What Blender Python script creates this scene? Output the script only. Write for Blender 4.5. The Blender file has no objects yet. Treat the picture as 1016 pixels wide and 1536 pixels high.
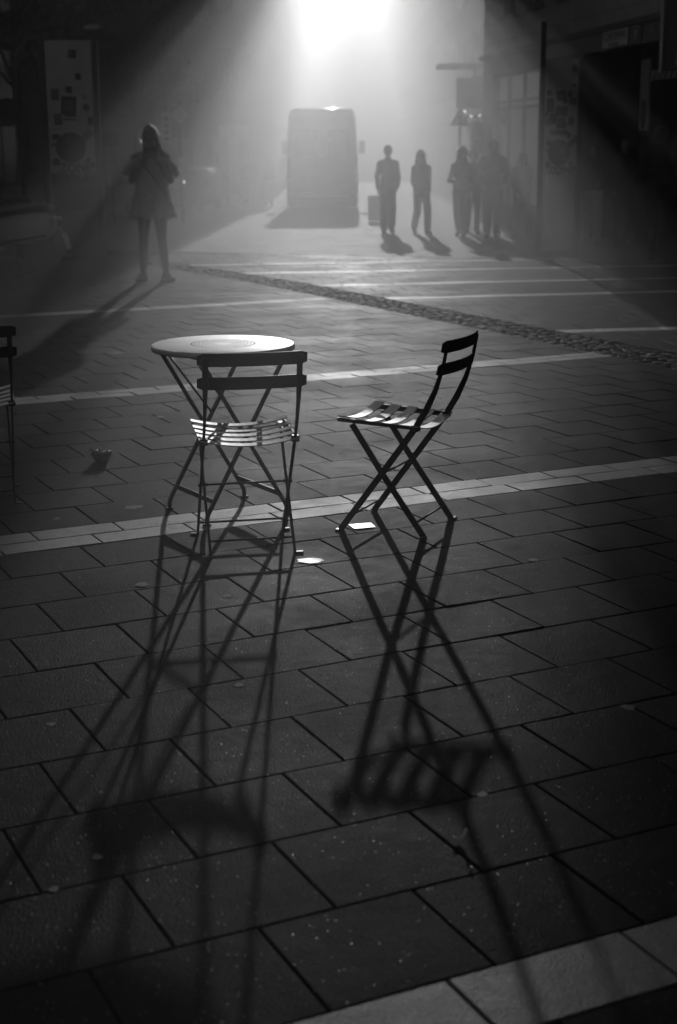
import bpy, bmesh, math, random
from mathutils import Vector, Matrix, noise
R = math.radians
random.seed(7)
scene = bpy.context.scene
C = scene.collection

# ---------------------------------------------------------------- camera
CAM_H = 1.565
cam_d = bpy.data.cameras.new("camera")
cam = bpy.data.objects.new("camera", cam_d); C.objects.link(cam)
cam.matrix_world = Matrix.Translation((0, 0, CAM_H)) @ Matrix.Rotation(R(90 - 13.8725), 4, 'X') @ Matrix.Rotation(R(-0.3575), 4, 'Z')
cam_d.sensor_fit = 'VERTICAL'; cam_d.sensor_height = 36; cam_d.sensor_width = 24
cam_d.lens = 2246.2 / 1536 * 36
cam_d.clip_start = 0.05; cam_d.clip_end = 2000
cam_d.dof.use_dof = True; cam_d.dof.focus_distance = 6.1; cam_d.dof.aperture_fstop = 3.6
scene.camera = cam

# ---------------------------------------------------------------- sky, sun, exposure
SUN_EL, SUN_AZ = 10.1, 0.45           # azimuth to the right of the view direction (+Y)
w = bpy.data.worlds.new("World"); scene.world = w; w.use_nodes = True
nt = w.node_tree; bg = nt.nodes['Background']
sky = nt.nodes.new('ShaderNodeTexSky'); sky.sky_type = 'NISHITA'; sky.sun_disc = False
sky.sun_elevation = R(SUN_EL); sky.sun_rotation = R(SUN_AZ); sky.dust_density = .4; sky.air_density = .3; sky.altitude = 2500
bw = nt.nodes.new('ShaderNodeRGBToBW')
nt.links.new(sky.outputs[0], bw.inputs[0]); nt.links.new(bw.outputs[0], bg.inputs[0])
bg.inputs[1].default_value = 0.05
sun_d = bpy.data.lights.new("sun", 'SUN'); sun_d.energy = 5.0; sun_d.angle = R(0.53); sun_d.color = (1, 1, 1)
sun = bpy.data.objects.new("sun", sun_d); C.objects.link(sun)
sv = Vector((math.sin(R(SUN_AZ)) * math.cos(R(SUN_EL)), math.cos(R(SUN_AZ)) * math.cos(R(SUN_EL)), math.sin(R(SUN_EL))))
sun.rotation_euler = sv.to_track_quat('Z', 'Y').to_euler(); sun.location = (0, 60, 30)
vs = scene.view_settings
vs.view_transform = 'Standard'; vs.look = 'None'; vs.gamma = 1; vs.use_curve_mapping = False
vs.exposure = -0.12
cy = scene.cycles
cy.volume_bounces = 0; cy.max_bounces = 5; cy.diffuse_bounces = 2; cy.glossy_bounces = 1; cy.transparent_max_bounces = 8
cy.use_denoising = True; cy.sample_clamp_indirect = 4.0; cy.caustics_reflective = False; cy.caustics_refractive = False

# ---------------------------------------------------------------- helpers
def gz(y):
    return -0.016 * max(0.0, min(y, 50.0) - 17.5)

def link(name, bm, mat, parent=None, smooth=False, loc=None):
    me = bpy.data.meshes.new(name); bm.to_mesh(me); bm.free()
    return link_me(name, me, mat, parent, smooth, loc)

def link_me(name, me, mat, parent=None, smooth=False, loc=None):
    o = bpy.data.objects.new(name, me); C.objects.link(o)
    for m in (mat if isinstance(mat, (list, tuple)) else [mat]): me.materials.append(m)
    if parent: o.parent = parent
    if loc: o.location = loc
    if smooth:
        for p in me.polygons: p.use_smooth = True
    return o

def thing(name, label, cat, loc=(0, 0, 0), rz=0.0, group=None):
    o = bpy.data.objects.new(name, None); C.objects.link(o)
    o.location = loc; o.rotation_euler = (0, 0, rz); o.empty_display_size = .2
    return tag(o, label, cat, group)

def tag(o, label, cat, group=None):
    o['label'] = label; o['category'] = cat
    if group: o['group'] = group
    return o

def struct(o, kind='structure'):
    o['kind'] = kind; return o

def box(bm, c, s, rot=None, mi=0, bev=0.0):
    """box centred at c with size s"""
    r = bmesh.ops.create_cube(bm, size=1.0)
    M = Matrix.Translation(c) @ (rot.to_4x4() if rot else Matrix.Identity(4)) @ Matrix.Diagonal((s[0], s[1], s[2], 1))
    bmesh.ops.transform(bm, matrix=M, verts=r['verts'])
    fs = list({f for v in r['verts'] for f in v.link_faces})
    for f in fs: f.material_index = mi
    if bev:
        es = list({e for v in r['verts'] for e in v.link_edges})
        b = bmesh.ops.bevel(bm, geom=es, offset=bev, segments=2, affect='EDGES', profile=.5)
        for f in b['faces']: f.material_index = mi
    return r['verts']

def boxmm(bm, a, b, mi=0, bev=0.0):
    box(bm, [(a[i] + b[i]) / 2 for i in range(3)], [abs(b[i] - a[i]) for i in range(3)], None, mi, bev)

def tube(bm, pts, rad, n=8, caps=True, mi=0, flat=None):
    """round tube along pts; rad number or list"""
    pts = [Vector(p) for p in pts]; k = len(pts)
    rad = rad if isinstance(rad, (list, tuple)) else [rad] * k
    rings = []; up = None
    for i in range(k):
        t = (pts[min(i + 1, k - 1)] - pts[max(i - 1, 0)]).normalized()
        if up is None:
            a = Vector((0, 0, 1)) if abs(t.z) < .9 else Vector((0, 1, 0))
            up = (a - t * a.dot(t)).normalized()
        else:
            up = (up - t * up.dot(t)).normalized()
        sd = t.cross(up)
        rings.append([bm.verts.new(pts[i] + (up * math.cos(2 * math.pi * j / n) + sd * math.sin(2 * math.pi * j / n)) * rad[i]) for j in range(n)])
    for i in range(k - 1):
        for j in range(n):
            f = bm.faces.new((rings[i][j], rings[i][(j + 1) % n], rings[i + 1][(j + 1) % n], rings[i + 1][j])); f.material_index = mi; f.smooth = True
    if caps:
        f = bm.faces.new(rings[0][::-1]); f.material_index = mi
        f = bm.faces.new(rings[-1]); f.material_index = mi

def bar(bm, pts, sec, side, mi=0):
    """flat bar along pts; sec = list of (along side vector, across) widths, side = fixed direction"""
    pts = [Vector(p) for p in pts]; k = len(pts); side = Vector(side).normalized(); rings = []
    for i in range(k):
        t = (pts[min(i + 1, k - 1)] - pts[max(i - 1, 0)]).normalized()
        s = (side - t * side.dot(t)).normalized(); q = t.cross(s)
        a, b = sec[i][0] / 2, sec[i][1] / 2
        c = min(a, b) * .35
        ring = [(a - c, b), (a, b - c), (a, -b + c), (a - c, -b), (-a + c, -b), (-a, -b + c), (-a, b - c), (-a + c, b)]
        rings.append([bm.verts.new(pts[i] + s * u + q * v) for u, v in ring])
    n = 8
    for i in range(k - 1):
        for j in range(n):
            f = bm.faces.new((rings[i][j], rings[i + 1][j], rings[i + 1][(j + 1) % n], rings[i][(j + 1) % n])); f.material_index = mi
    bm.faces.new(rings[0]).material_index = mi; bm.faces.new(rings[-1][::-1]).material_index = mi

def ribbon(bm, pts, wd):
    """thin flat hair or thread"""
    pts = [Vector(p) for p in pts]; t = (pts[-1] - pts[0]).normalized(); s = t.cross(Vector((0, 1, 0)))
    s = s.normalized() if s.length > .05 else Vector((1, 0, 0))
    pr = None
    for p, w_ in zip(pts, wd):
        q = (bm.verts.new(p - s * w_), bm.verts.new(p + s * w_))
        if pr: bm.faces.new((pr[0], pr[1], q[1], q[0]))
        pr = q

def ball(bm, c, r, seg=16, rot=None, mi=0):
    r = r if isinstance(r, (list, tuple)) else (r, r, r)
    d = bmesh.ops.create_uvsphere(bm, u_segments=seg, v_segments=max(6, seg // 2), radius=1)
    M = Matrix.Translation(c) @ (rot.to_4x4() if rot else Matrix.Identity(4)) @ Matrix.Diagonal((r[0], r[1], r[2], 1))
    bmesh.ops.transform(bm, matrix=M, verts=d['verts'])
    for f in {f for v in d['verts'] for f in v.link_faces}: f.material_index = mi; f.smooth = True

def lathe(bm, prof, n=32, axis='Z', c=(0, 0, 0), mi=0):
    """prof list of (r, h) closed outline around an axis"""
    rings = []
    for r, hh in prof:
        ring = []
        for j in range(n):
            a = 2 * math.pi * j / n
            p = (r * math.cos(a), r * math.sin(a), hh)
            if axis == 'X': p = (hh, p[0], p[1])
            if axis == 'Y': p = (p[0], hh, p[1])
            ring.append(bm.verts.new(Vector(p) + Vector(c)))
        rings.append(ring)
    for i in range(len(rings) - 1):
        for j in range(n):
            f = bm.faces.new((rings[i][j], rings[i][(j + 1) % n], rings[i + 1][(j + 1) % n], rings[i + 1][j])); f.material_index = mi; f.smooth = True
    bm.faces.new(rings[0][::-1]).material_index = mi; bm.faces.new(rings[-1]).material_index = mi

def loft(bm, rings, mi=0, closed=True):
    vr = [[bm.verts.new(p) for p in r] for r in rings]; n = len(vr[0])
    for i in range(len(vr) - 1):
        for j in range(n if closed else n - 1):
            f = bm.faces.new((vr[i][j], vr[i][(j + 1) % n], vr[i + 1][(j + 1) % n], vr[i + 1][j])); f.material_index = mi; f.smooth = True
    if closed:
        bm.faces.new(vr[0][::-1]).material_index = mi; bm.faces.new(vr[-1]).material_index = mi

def evaluated(o):
    tmp = bpy.data.scenes.new("tmp"); tmp.collection.objects.link(o)
    tmp.view_layers[0].update(); dg = tmp.view_layers[0].depsgraph
    me = bpy.data.meshes.new_from_object(o.evaluated_get(dg), depsgraph=dg)
    tmp.collection.objects.unlink(o); bpy.data.scenes.remove(tmp)
    return me

def remeshed(bm, voxel, smooth=2, folds=0.0, fscale=12.0, seed=0):
    """one continuous skin over overlapping closed shells"""
    me = bpy.data.meshes.new("raw"); bm.to_mesh(me); bm.free()
    o = bpy.data.objects.new("raw", me)
    m = o.modifiers.new("r", 'REMESH'); m.mode = 'VOXEL'; m.voxel_size = voxel
    if smooth:
        s = o.modifiers.new("s", 'SMOOTH'); s.factor = .5; s.iterations = smooth
    out = evaluated(o)
    bpy.data.objects.remove(o); bpy.data.meshes.remove(me)
    if folds:
        for v, nrm in zip(out.vertices, [v.normal.copy() for v in out.vertices]):
            p = v.co * fscale + Vector((seed, seed * 2, 0))
            q = Vector((p.x, p.y, p.z * .55))
            v.co += nrm * folds * (noise.noise(q) + .5 * noise.noise(q * 2.3))
    for p in out.polygons: p.use_smooth = True
    return out

def text_mesh(name, body, size, mat, parent, M, extrude=.002, align='CENTER', sx=1.0, bold=0.0):
    cu = bpy.data.curves.new(name, 'FONT'); cu.body = body; cu.size = size; cu.align_x = align; cu.align_y = 'CENTER'
    cu.extrude = extrude; cu.offset = bold
    o = bpy.data.objects.new(name, cu)
    me = evaluated(o); bpy.data.objects.remove(o)
    me.transform(M @ Matrix.Diagonal((sx, 1, 1, 1)))
    return link_me(name, me, mat, parent)

# ---------------------------------------------------------------- materials (grey: the picture is black and white)
def mat(name, v, rough=.6, metal=0.0, var=.15, scale=8.0, bump=0.0, bscale=60.0, spec=.5, sheen=0.0, coat=0.0, emit=0.0):
    m = bpy.data.materials.new(name); m.use_nodes = True
    t = m.node_tree; b = t.nodes['Principled BSDF']
    b.inputs['Roughness'].default_value = rough; b.inputs['Metallic'].default_value = metal
    b.inputs['Specular IOR Level'].default_value = spec
    if sheen: b.inputs['Sheen Weight'].default_value = sheen; b.inputs['Sheen Roughness'].default_value = .35
    if coat: b.inputs['Coat Weight'].default_value = coat; b.inputs['Coat Roughness'].default_value = .12
    if emit:
        b.inputs['Emission Color'].default_value = (1, 1, 1, 1); b.inputs['Emission Strength'].default_value = emit
    tc = t.nodes.new('ShaderNodeTexCoord')
    n = t.nodes.new('ShaderNodeTexNoise'); n.inputs['Scale'].default_value = scale; n.inputs['Detail'].default_value = 6
    t.links.new(tc.outputs['Object'], n.inputs['Vector'])
    r = t.nodes.new('ShaderNodeMapRange')
    r.inputs['From Min'].default_value = .3; r.inputs['From Max'].default_value = .72
    r.inputs['To Min'].default_value = v * (1 - var); r.inputs['To Max'].default_value = v * (1 + var)
    t.links.new(n.outputs['Fac'], r.inputs['Value']); t.links.new(r.outputs[0], b.inputs['Base Color'])
    rr = t.nodes.new('ShaderNodeMapRange'); rr.inputs['To Min'].default_value = rough * .85; rr.inputs['To Max'].default_value = min(1, rough * 1.15)
    t.links.new(n.outputs['Fac'], rr.inputs['Value']); t.links.new(rr.outputs[0], b.inputs['Roughness'])
    if bump:
        n2 = t.nodes.new('ShaderNodeTexNoise'); n2.inputs['Scale'].default_value = bscale; n2.inputs['Detail'].default_value = 4
        t.links.new(tc.outputs['Object'], n2.inputs['Vector'])
        bp = t.nodes.new('ShaderNodeBump'); bp.inputs['Strength'].default_value = bump; bp.inputs['Distance'].default_value = .01
        t.links.new(n2.outputs['Fac'], bp.inputs['Height']); t.links.new(bp.outputs[0], b.inputs['Normal'])
    return m

def paver_mat(name, rough, spec, base=1.0, bump=.9):
    """concrete slabs: per-slab tone from the mesh, grain, worn patches, bright aggregate flecks"""
    m = bpy.data.materials.new(name); m.use_nodes = True
    t = m.node_tree; b = t.nodes['Principled BSDF']; L = t.links.new
    b.inputs['Specular IOR Level'].default_value = spec
    tc = t.nodes.new('ShaderNodeTexCoord'); at = t.nodes.new('ShaderNodeAttribute'); at.attribute_name = 'tone'
    def nz(s, d=5):
        n = t.nodes.new('ShaderNodeTexNoise'); n.inputs['Scale'].default_value = s; n.inputs['Detail'].default_value = d
        L(tc.outputs['Object'], n.inputs['Vector']); return n.outputs['Fac']
    def mp(x, a, c, lo, hi):
        r = t.nodes.new('ShaderNodeMapRange'); r.inputs[1].default_value = a; r.inputs[2].default_value = c; r.inputs[3].default_value = lo; r.inputs[4].default_value = hi
        L(x, r.inputs[0]); return r.outputs[0]
    def mul(x, y):
        k = t.nodes.new('ShaderNodeMath'); k.operation = 'MULTIPLY'; L(x, k.inputs[0])
        if isinstance(y, float): k.inputs[1].default_value = y
        else: L(y, k.inputs[1])
        return k.outputs[0]
    def add(x, y):
        k = t.nodes.new('ShaderNodeMath'); k.operation = 'ADD'; L(x, k.inputs[0]); L(y, k.inputs[1]); return k.outputs[0]
    grain = nz(170, 4); worn = nz(1.6, 6); mid = nz(14, 5)
    col = mul(at.outputs['Fac'], mp(worn, .3, .7, .62, 1.32))
    col = mul(col, mp(mid, .3, .7, .72, 1.28)); col = mul(col, mp(grain, .34, .66, .45, 1.6))
    vo = t.nodes.new('ShaderNodeTexVoronoi'); vo.inputs['Scale'].default_value = 38; L(tc.outputs['Object'], vo.inputs['Vector'])
    wn = t.nodes.new('ShaderNodeTexWhiteNoise'); wn.noise_dimensions = '3D'; L(vo.outputs['Color'], wn.inputs['Vector'])
    fleck = mul(mp(vo.outputs['Distance'], .04, .075, 1, 0), mp(wn.outputs['Value'], .8, .83, 0, 1))
    v2 = t.nodes.new('ShaderNodeTexVoronoi'); v2.inputs['Scale'].default_value = 110; L(tc.outputs['Object'], v2.inputs['Vector'])
    w2 = t.nodes.new('ShaderNodeTexWhiteNoise'); w2.noise_dimensions = '3D'; L(v2.outputs['Color'], w2.inputs['Vector'])
    fleck = add(fleck, mul(mp(v2.outputs['Distance'], .10, .2, 1, 0), mp(w2.outputs['Value'], .86, .9, 0, .7)))
    col = add(mul(col, base), mul(fleck, .9))
    L(col, b.inputs['Base Color']); L(mul(fleck, .9), b.inputs['Metallic'])
    L(mp(add(worn, mul(mid, .5)), .5, 1.0, rough * .85, rough * 1.18), b.inputs['Roughness'])
    bp = t.nodes.new('ShaderNodeBump'); bp.inputs['Strength'].default_value = bump; bp.inputs['Distance'].default_value = .004
    L(add(grain, mul(mid, .8)), bp.inputs['Height']); L(bp.outputs[0], b.inputs['Normal'])
    return m

M_SLAB = paver_mat("concrete_slabs", .48, .011)
M_BAND = paver_mat("pale_granite_bands", .50, .55)
M_COBBLE = mat("cobble_granite", .05, .6, var=.5, scale=9, bump=.5, bscale=50, spec=.08)
M_ROAD = mat("asphalt", .05, .62, var=.3, scale=3, bump=.5, bscale=90)
M_KERB = mat("kerb_granite", .16, .6, var=.3, scale=20)
M_STEEL = mat("dark_painted_steel", .02, .38, var=.2, scale=30, spec=.5)
M_SLATS = mat("grey_painted_slats", .55, .50, metal=.55, var=.12, scale=40, spec=.9)
M_TOP = mat("brushed_pale_metal_top", .85, .5, metal=1.0, var=.06, scale=9)
M_HOLE = mat("perforation", .02, .8)
M_POST = mat("anthracite_steel", .03, .5, var=.2)
M_PANEL = mat("white_panel", .6, .5, var=.15, scale=5)
M_STICK = mat("dark_sticker", .05, .5, var=.5, scale=40)
M_STICK2 = mat("grey_sticker", .16, .5, var=.6, scale=30)
M_GLASS = bpy.data.materials.new("dusty_glass"); M_GLASS.use_nodes = True
_b = M_GLASS.node_tree.nodes['Principled BSDF']; _b.inputs['Base Color'].default_value = (.8, .8, .8, 1); _b.inputs['Roughness'].default_value = .08
_b.inputs['Alpha'].default_value = .22
M_SKIN = mat("skin", .30, .5, var=.08, scale=20)
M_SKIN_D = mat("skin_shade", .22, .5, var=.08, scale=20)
M_HAIR = mat("fair_hair", .16, .42, var=.5, scale=60, sheen=.8)
M_STRAND = mat("backlit_strands", .5, .5)
_t = M_STRAND.node_tree; _tr = _t.nodes.new('ShaderNodeBsdfRefraction'); _tr.inputs['Color'].default_value = (.9, .9, .9, 1)
_tr.inputs['Roughness'].default_value = .5; _tr.inputs['IOR'].default_value = 1.2
_mx = _t.nodes.new('ShaderNodeMixShader'); _mx.inputs[0].default_value = .92
_t.links.new(_t.nodes['Principled BSDF'].outputs[0], _mx.inputs[1]); _t.links.new(_tr.outputs[0], _mx.inputs[2]); _t.links.new(_mx.outputs[0], _t.nodes['Material Output'].inputs['Surface'])
M_HAIR_D = mat("dark_hair", .04, .42, var=.5, scale=60, sheen=.6)
M_DRESS = mat("pale_knit", .55, .85, var=.2, scale=30, bump=.3, bscale=120, sheen=.4)
M_DARKCLOTH = mat("dark_cloth", .04, .85, var=.3, scale=20, sheen=.2)
M_GREYCLOTH = mat("grey_cloth", .10, .85, var=.3, scale=20, sheen=.2)
M_PALECLOTH = mat("pale_cloth", .6, .85, var=.2, scale=20, sheen=.2)
M_SHOE = mat("shoe", .12, .6); M_SOLE = mat("shoe_sole", .45, .6); M_SHOE_L = mat("pale_trainer", .35, .6)
M_BLACK = mat("black_plastic", .015, .4); M_RUBBER = mat("tyre_rubber", .02, .8)
M_WHITEPAINT = mat("white_gloss_paint", .55, .25, var=.05, coat=.6)
M_GREYPAINT = mat("grey_gloss_paint", .08, .25, var=.1, coat=.6)
M_CHROME = mat("chrome", .6, .15, metal=1.0, var=.05)
M_LENS = mat("red_lens", .06, .15, coat=.8)
M_CARGLASS = mat("car_glass", .02, .06, var=.1, spec=.7)
M_VAN = mat("van_paint", .75, .3, coat=.5, var=.08)
M_STONE = None
M_BARK = mat("bark", .05, .9, var=.4, bump=.6, bscale=20)
M_LEAF = mat("leaves", .06, .6, var=.5, scale=3)
M_PAPER = mat("glossy_paper", .8, .3, var=.05, spec=1.0)
M_SHEET = mat("signboard", .7, .5, var=.08)
M_SIGNW = mat("sign_white", .85, .45, var=.08)
M_SIGND = mat("sign_dark", .05, .5, var=.1)
M_GLOW = mat("lamp_and_glint_glow", .8, .4, emit=1.8)  # glow of the car headlight and of the balls standing for glints

def block_mat(name, v, bw_, bh, rough=.8, mortar=.6, jit=.18):
    m = mat(name, v, rough, var=.2, scale=2.5, bump=.25, bscale=30)
    t = m.node_tree; b = t.nodes['Principled BSDF']
    src = b.inputs['Base Color'].links[0].from_socket
    tc = t.nodes.new('ShaderNodeTexCoord'); sp = t.nodes.new('ShaderNodeSeparateXYZ'); cb = t.nodes.new('ShaderNodeCombineXYZ')
    t.links.new(tc.outputs['Object'], sp.inputs[0]); t.links.new(sp.outputs['X'], cb.inputs[0]); t.links.new(sp.outputs['Z'], cb.inputs[1])
    br = t.nodes.new('ShaderNodeTexBrick'); br.inputs['Scale'].default_value = 1
    br.inputs['Brick Width'].default_value = bw_; br.inputs['Row Height'].default_value = bh; br.inputs['Mortar Size'].default_value = .008
    br.inputs['Color1'].default_value = (1 - jit,) * 3 + (1,); br.inputs['Color2'].default_value = (1 + jit,) * 3 + (1,); br.inputs['Mortar'].default_value = (1 - mortar,) * 3 + (1,)
    t.links.new(cb.outputs[0], br.inputs['Vector'])
    mx = t.nodes.new('ShaderNodeMath'); mx.operation = 'MULTIPLY'
    t.links.new(src, mx.inputs[0]); t.links.new(br.outputs['Color'], mx.inputs[1]); t.links.new(mx.outputs[0], b.inputs['Base Color'])
    return m
M_STONE = block_mat("stone_facing", .6, .95, .42)
M_STUCCO = mat("dark_stucco", .14, .9, var=.25, scale=1.2, bump=.3, bscale=25)
M_STUCCO2 = mat("pale_stucco", .22, .9, var=.2, scale=1.2, bump=.3, bscale=25)
M_ROOF = mat("roof_tiles", .07, .8, var=.3)
M_WIN = mat("mirroring_window_glass", .7, .08, metal=.85, var=.1)
M_FRAME = mat("window_frame", .10, .5)
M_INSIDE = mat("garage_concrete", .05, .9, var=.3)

# ---------------------------------------------------------------- ground
A0 = R(25.952)                               # direction of the slab courses
U = Vector((math.cos(A0), math.sin(A0), 0)); V = Vector((-math.sin(A0), math.cos(A0), 0))
A1 = R(10.0); U1 = Vector((math.cos(A1), math.sin(A1), 0)); V1 = Vector((-math.sin(A1), math.cos(A1), 0))

bm = bmesh.new()
ys = [-9] + [17.5 + 2.5 * i for i in range(14)] + [60, 90, 120, 173]
prev = None
for y in ys:
    row = [bm.verts.new((x, y, gz(y) - .035)) for x in (-58, -20, -8, 0, 8, 20, 58)]
    if prev:
        for i in range(6): bm.faces.new((prev[i], prev[i + 1], row[i + 1], row[i]))
    prev = row
struct(link("road", bm, M_ROAD))

def slab(bm, lay, o, u, v, du, dv, tone, mi=0, gap=.0055, tilt=.004, dz=0.0):
    """one paving slab, corner o, sides du*u and dv*v, with worn arris and a slight tilt"""
    g = gap / 2
    c = [o + u * g + v * g, o + u * (du - g) + v * g, o + u * (du - g) + v * (dv - g), o + u * g + v * (dv - g)]
    mid = (c[0] + c[2]) / 2
    tx, ty = random.gauss(0, tilt), random.gauss(0, tilt); z0 = random.gauss(0, .0005) + dz
    zz = lambda p: gz(p.y) + z0 + (p - mid).dot(u) * tx + (p - mid).dot(v) * ty
    top, edge, bot = [], [], []
    for p in c:
        q = p + (mid - p).normalized() * .004
        top.append(bm.verts.new((q.x, q.y, zz(p)))); edge.append(bm.verts.new((p.x, p.y, zz(p) - .0025))); bot.append(bm.verts.new((p.x, p.y, zz(p) - .03)))
    fs = [bm.faces.new(top)]
    for i in range(4):
        j = (i + 1) % 4
        fs.append(bm.faces.new((edge[i], edge[j], top[j], top[i]))); fs.append(bm.faces.new((bot[i], bot[j], edge[j], edge[i])))
    for f in fs:
        f.material_index = mi
        for l in f.loops: l[lay] = (tone, tone, tone, 1)

def cut(bm, co, no):
    bmesh.ops.bisect_plane(bm, geom=bm.verts[:] + bm.edges[:] + bm.faces[:], plane_co=co, plane_no=no, clear_outer=True)

def seen(p):
    return abs(p.x) < .42 * max(p.y, 0) + 1.6 and p.y > .3

T_DARK, T_LIGHT = .029, .145
bm = bmesh.new(); lay = bm.loops.layers.float_color.new('tone')
rows = []                                     # (v0, v1, slab length, phase, light)
v = 2.233 - .2225 * CAM_H * 0
rows.append((2.022, 2.233, .407, 1.31, True))
vv = 2.022
for k in range(6):
    rows.append((vv - .348, vv, .3595, 1.0637 + .18 * (k % 2), False)); vv -= .348
vv = 2.233
for k in range(10):
    rows.append((vv, vv + .3437, .3595, 1.0637 - .18 * (k % 2), False)); vv += .3437
s1 = vv
rows.append((vv, vv + .155, .40, 1.30, True)); rows.append((vv + .155, vv + .31, .36, 1.12, True)); vv += .31
for k in range(9):
    rows.append((vv, vv + .347, .3595, 1.777 + .18 * (k % 2), False)); vv += .347
rows.append((vv, vv + .135, .40, 1.4, True)); rows.append((vv + .135, vv + .27, .40, 1.2, True)); vv += .27
for k in range(13):
    rows.append((vv, vv + .348, .3595, 1.6 + .18 * (k % 2), False)); vv += .348
rows.append((vv, vv + .24, .40, 1.2, True)); vv += .24
for k in range(22):
    rows.append((vv, vv + .348, .3595, 1.6 + .18 * (k % 2), False)); vv += .348
for v0, v1, ln, ph, light in rows:
    for i in range(-60, 60):
        u0 = ph + i * ln
        if u0 > 6.72: continue
        o = U * u0 + V * v0
        if not seen(o + U * ln / 2): continue
        t = (T_LIGHT * random.uniform(.88, 1.12)) if light else T_DARK * random.uniform(.7, 1.35)
        if random.random() < .03: t *= 1.25
        slab(bm, lay, o, U, V, ln, v1 - v0, t, 1 if light else 0)
cut(bm, U * 6.72, U)
bmesh.ops.recalc_face_normals(bm, faces=bm.faces[:])
paving = struct(link("plaza_paving", bm, [M_SLAB, M_BAND]))

# the part of the square behind the cobbled gutter: same slabs turned to the street, thin pale bands
KERB_A, KERB_B = Vector((-8.0, 26.6, 0)), Vector((1.0, 22.35, 0))
bands = []
for (xa, ya, xb, yb) in ((.50, 21.1, 2.4, 21.3), (.46, 19.25, 3.51, 19.75), (.41, 17.1, 3.58, 17.6), (.56, 15.5, 3.06, 15.98), (1.81, 12.55, 2.96, 12.95)):
    bands.append((Vector((xa, ya, 0)) + Vector((xb, yb, 0))) / 2)
bv = sorted(p.dot(V1) for p in bands)
bm = bmesh.new(); lay = bm.loops.layers.float_color.new('tone')
edges = []; vv = 9.0
for b_ in bv + [99]:
    while vv + .348 < b_ - .1 and vv < 27: edges.append((vv, vv + .348, False)); vv += .348
    if vv > 26.5: break
    if b_ - .1 - vv > .05: edges.append((vv, b_ - .1, False))
    edges.append((b_ - .1, b_ + .1, True)); vv = b_ + .1
for k, (v0, v1, light) in enumerate(edges):
    ln = .6 if light else .3595
    for i in range(-30, 60):
        o = U1 * (i * ln + (k % 2) * .18) + V1 * v0
        if o.dot(U) < 6.4 or not seen(o) or o.x > 14: continue
        slab(bm, lay, o, U1, V1, ln, v1 - v0, (.62 * random.uniform(.92, 1.08)) if light else T_DARK * .95 * random.uniform(.84, 1.2), 1 if light else 0, tilt=.003)
cut(bm, U * 7.24, -U)
kn = Vector((-(KERB_B - KERB_A).y, (KERB_B - KERB_A).x, 0)).normalized()
cut(bm, KERB_B, kn)
bmesh.ops.recalc_face_normals(bm, faces=bm.faces[:])
struct(link("side_paving", bm, [M_SLAB, M_BAND]))

# cobbled gutter: rows of small split stones
bm = bmesh.new()
vv = 4.0
while vv < 22.5:
    L_ = random.uniform(.085, .125)
    uu = 6.725 + random.uniform(-.005, .01)
    while uu < 7.22:
        W_ = min(random.uniform(.075, .13), 7.235 - uu)
        if W_ > .03:
            o = U * (uu + W_ / 2) + V * (vv + L_ / 2 + random.uniform(-.015, .015))
            if seen(o):
                z = gz(o.y) - .006 + random.gauss(0, .004)
                rot = Matrix.Rotation(A0 + random.gauss(0, .12), 3, 'Z') @ Matrix.Rotation(random.gauss(0, .05), 3, 'X') @ Matrix.Rotation(random.gauss(0, .05), 3, 'Y')
                a, c_ = W_ * .46, L_ * .46; ring = []
                for (px, py) in ((-1, -.6), (-.6, -1), (.6, -1), (1, -.6), (1, .6), (.6, 1), (-.6, 1), (-1, .6)):
                    ring.append((px * a * random.uniform(.88, 1.05), py * c_ * random.uniform(.88, 1.05)))
                rs = []
                for s, zz in ((1, -.03), (1, -.008), (.82, .002), (.45, .006)):
                    rs.append([o + rot @ Vector((x * s, y * s, zz)) + Vector((0, 0, z)) for x, y in ring])
                loft(bm, rs)
        uu += W_
    vv += L_
bmesh.ops.recalc_face_normals(bm, faces=bm.faces[:])
struct(link("cobble_gutter", bm, M_COBBLE))

# kerb between the square and the road
bm = bmesh.new()
kd = (KERB_B - KERB_A).normalized(); n_k = 34
for i in range(-18, n_k):
    p = KERB_A + kd * (i * 1.0 + .5) + kn * .08
    if p.x > 14: break
    box(bm, (p.x, p.y, gz(p.y) - .045), (.99, .15, .1), Matrix.Rotation(math.atan2(kd.y, kd.x), 3, 'Z'), bev=.008)
struct(link("kerb", bm, M_KERB))

# pale worn stains and flattened gum on the slabs
M_STAIN = mat("gum_stain", .13, .7, var=.5, scale=60)
bm = bmesh.new()
for x, y, r in ((-.91, 6.46, .045), (-.72, 5.25, .028), (-1.21, 6.25, .02), (-1.55, 5.9, .02), (-.40, 5.1, .018), (-.3, 4.2, .016), (.75, 5.55, .022), (.82, 4.0, .022),
                (.35, 3.42, .014), (1.6, 5.35, .02), (-1.9, 8.3, .03), (-1.05, 8.7, .03), (-.62, 7.6, .02), (.45, 5.2, .014), (.3, 9.4, .06), (-.25, 12.6, .18), (.7, 10.8, .06), (-.55, 3.1, .014),
                (-.62, 2.95, .012), (-.8, 3.9, .014), (-1.7, 11.5, .06), (.12, 8.8, .04), (.9, 3.35, .018)):
    vs_ = []
    for i in range(14):
        a = 2 * math.pi * i / 14; rr = r * random.uniform(.7, 1.15)
        vs_.append(bm.verts.new((x + rr * math.cos(a), y + rr * 1.1 * math.sin(a), gz(y) + .0009)))
    bm.faces.new(vs_)
struct(link("pavement_stains", bm, M_STAIN))

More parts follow.
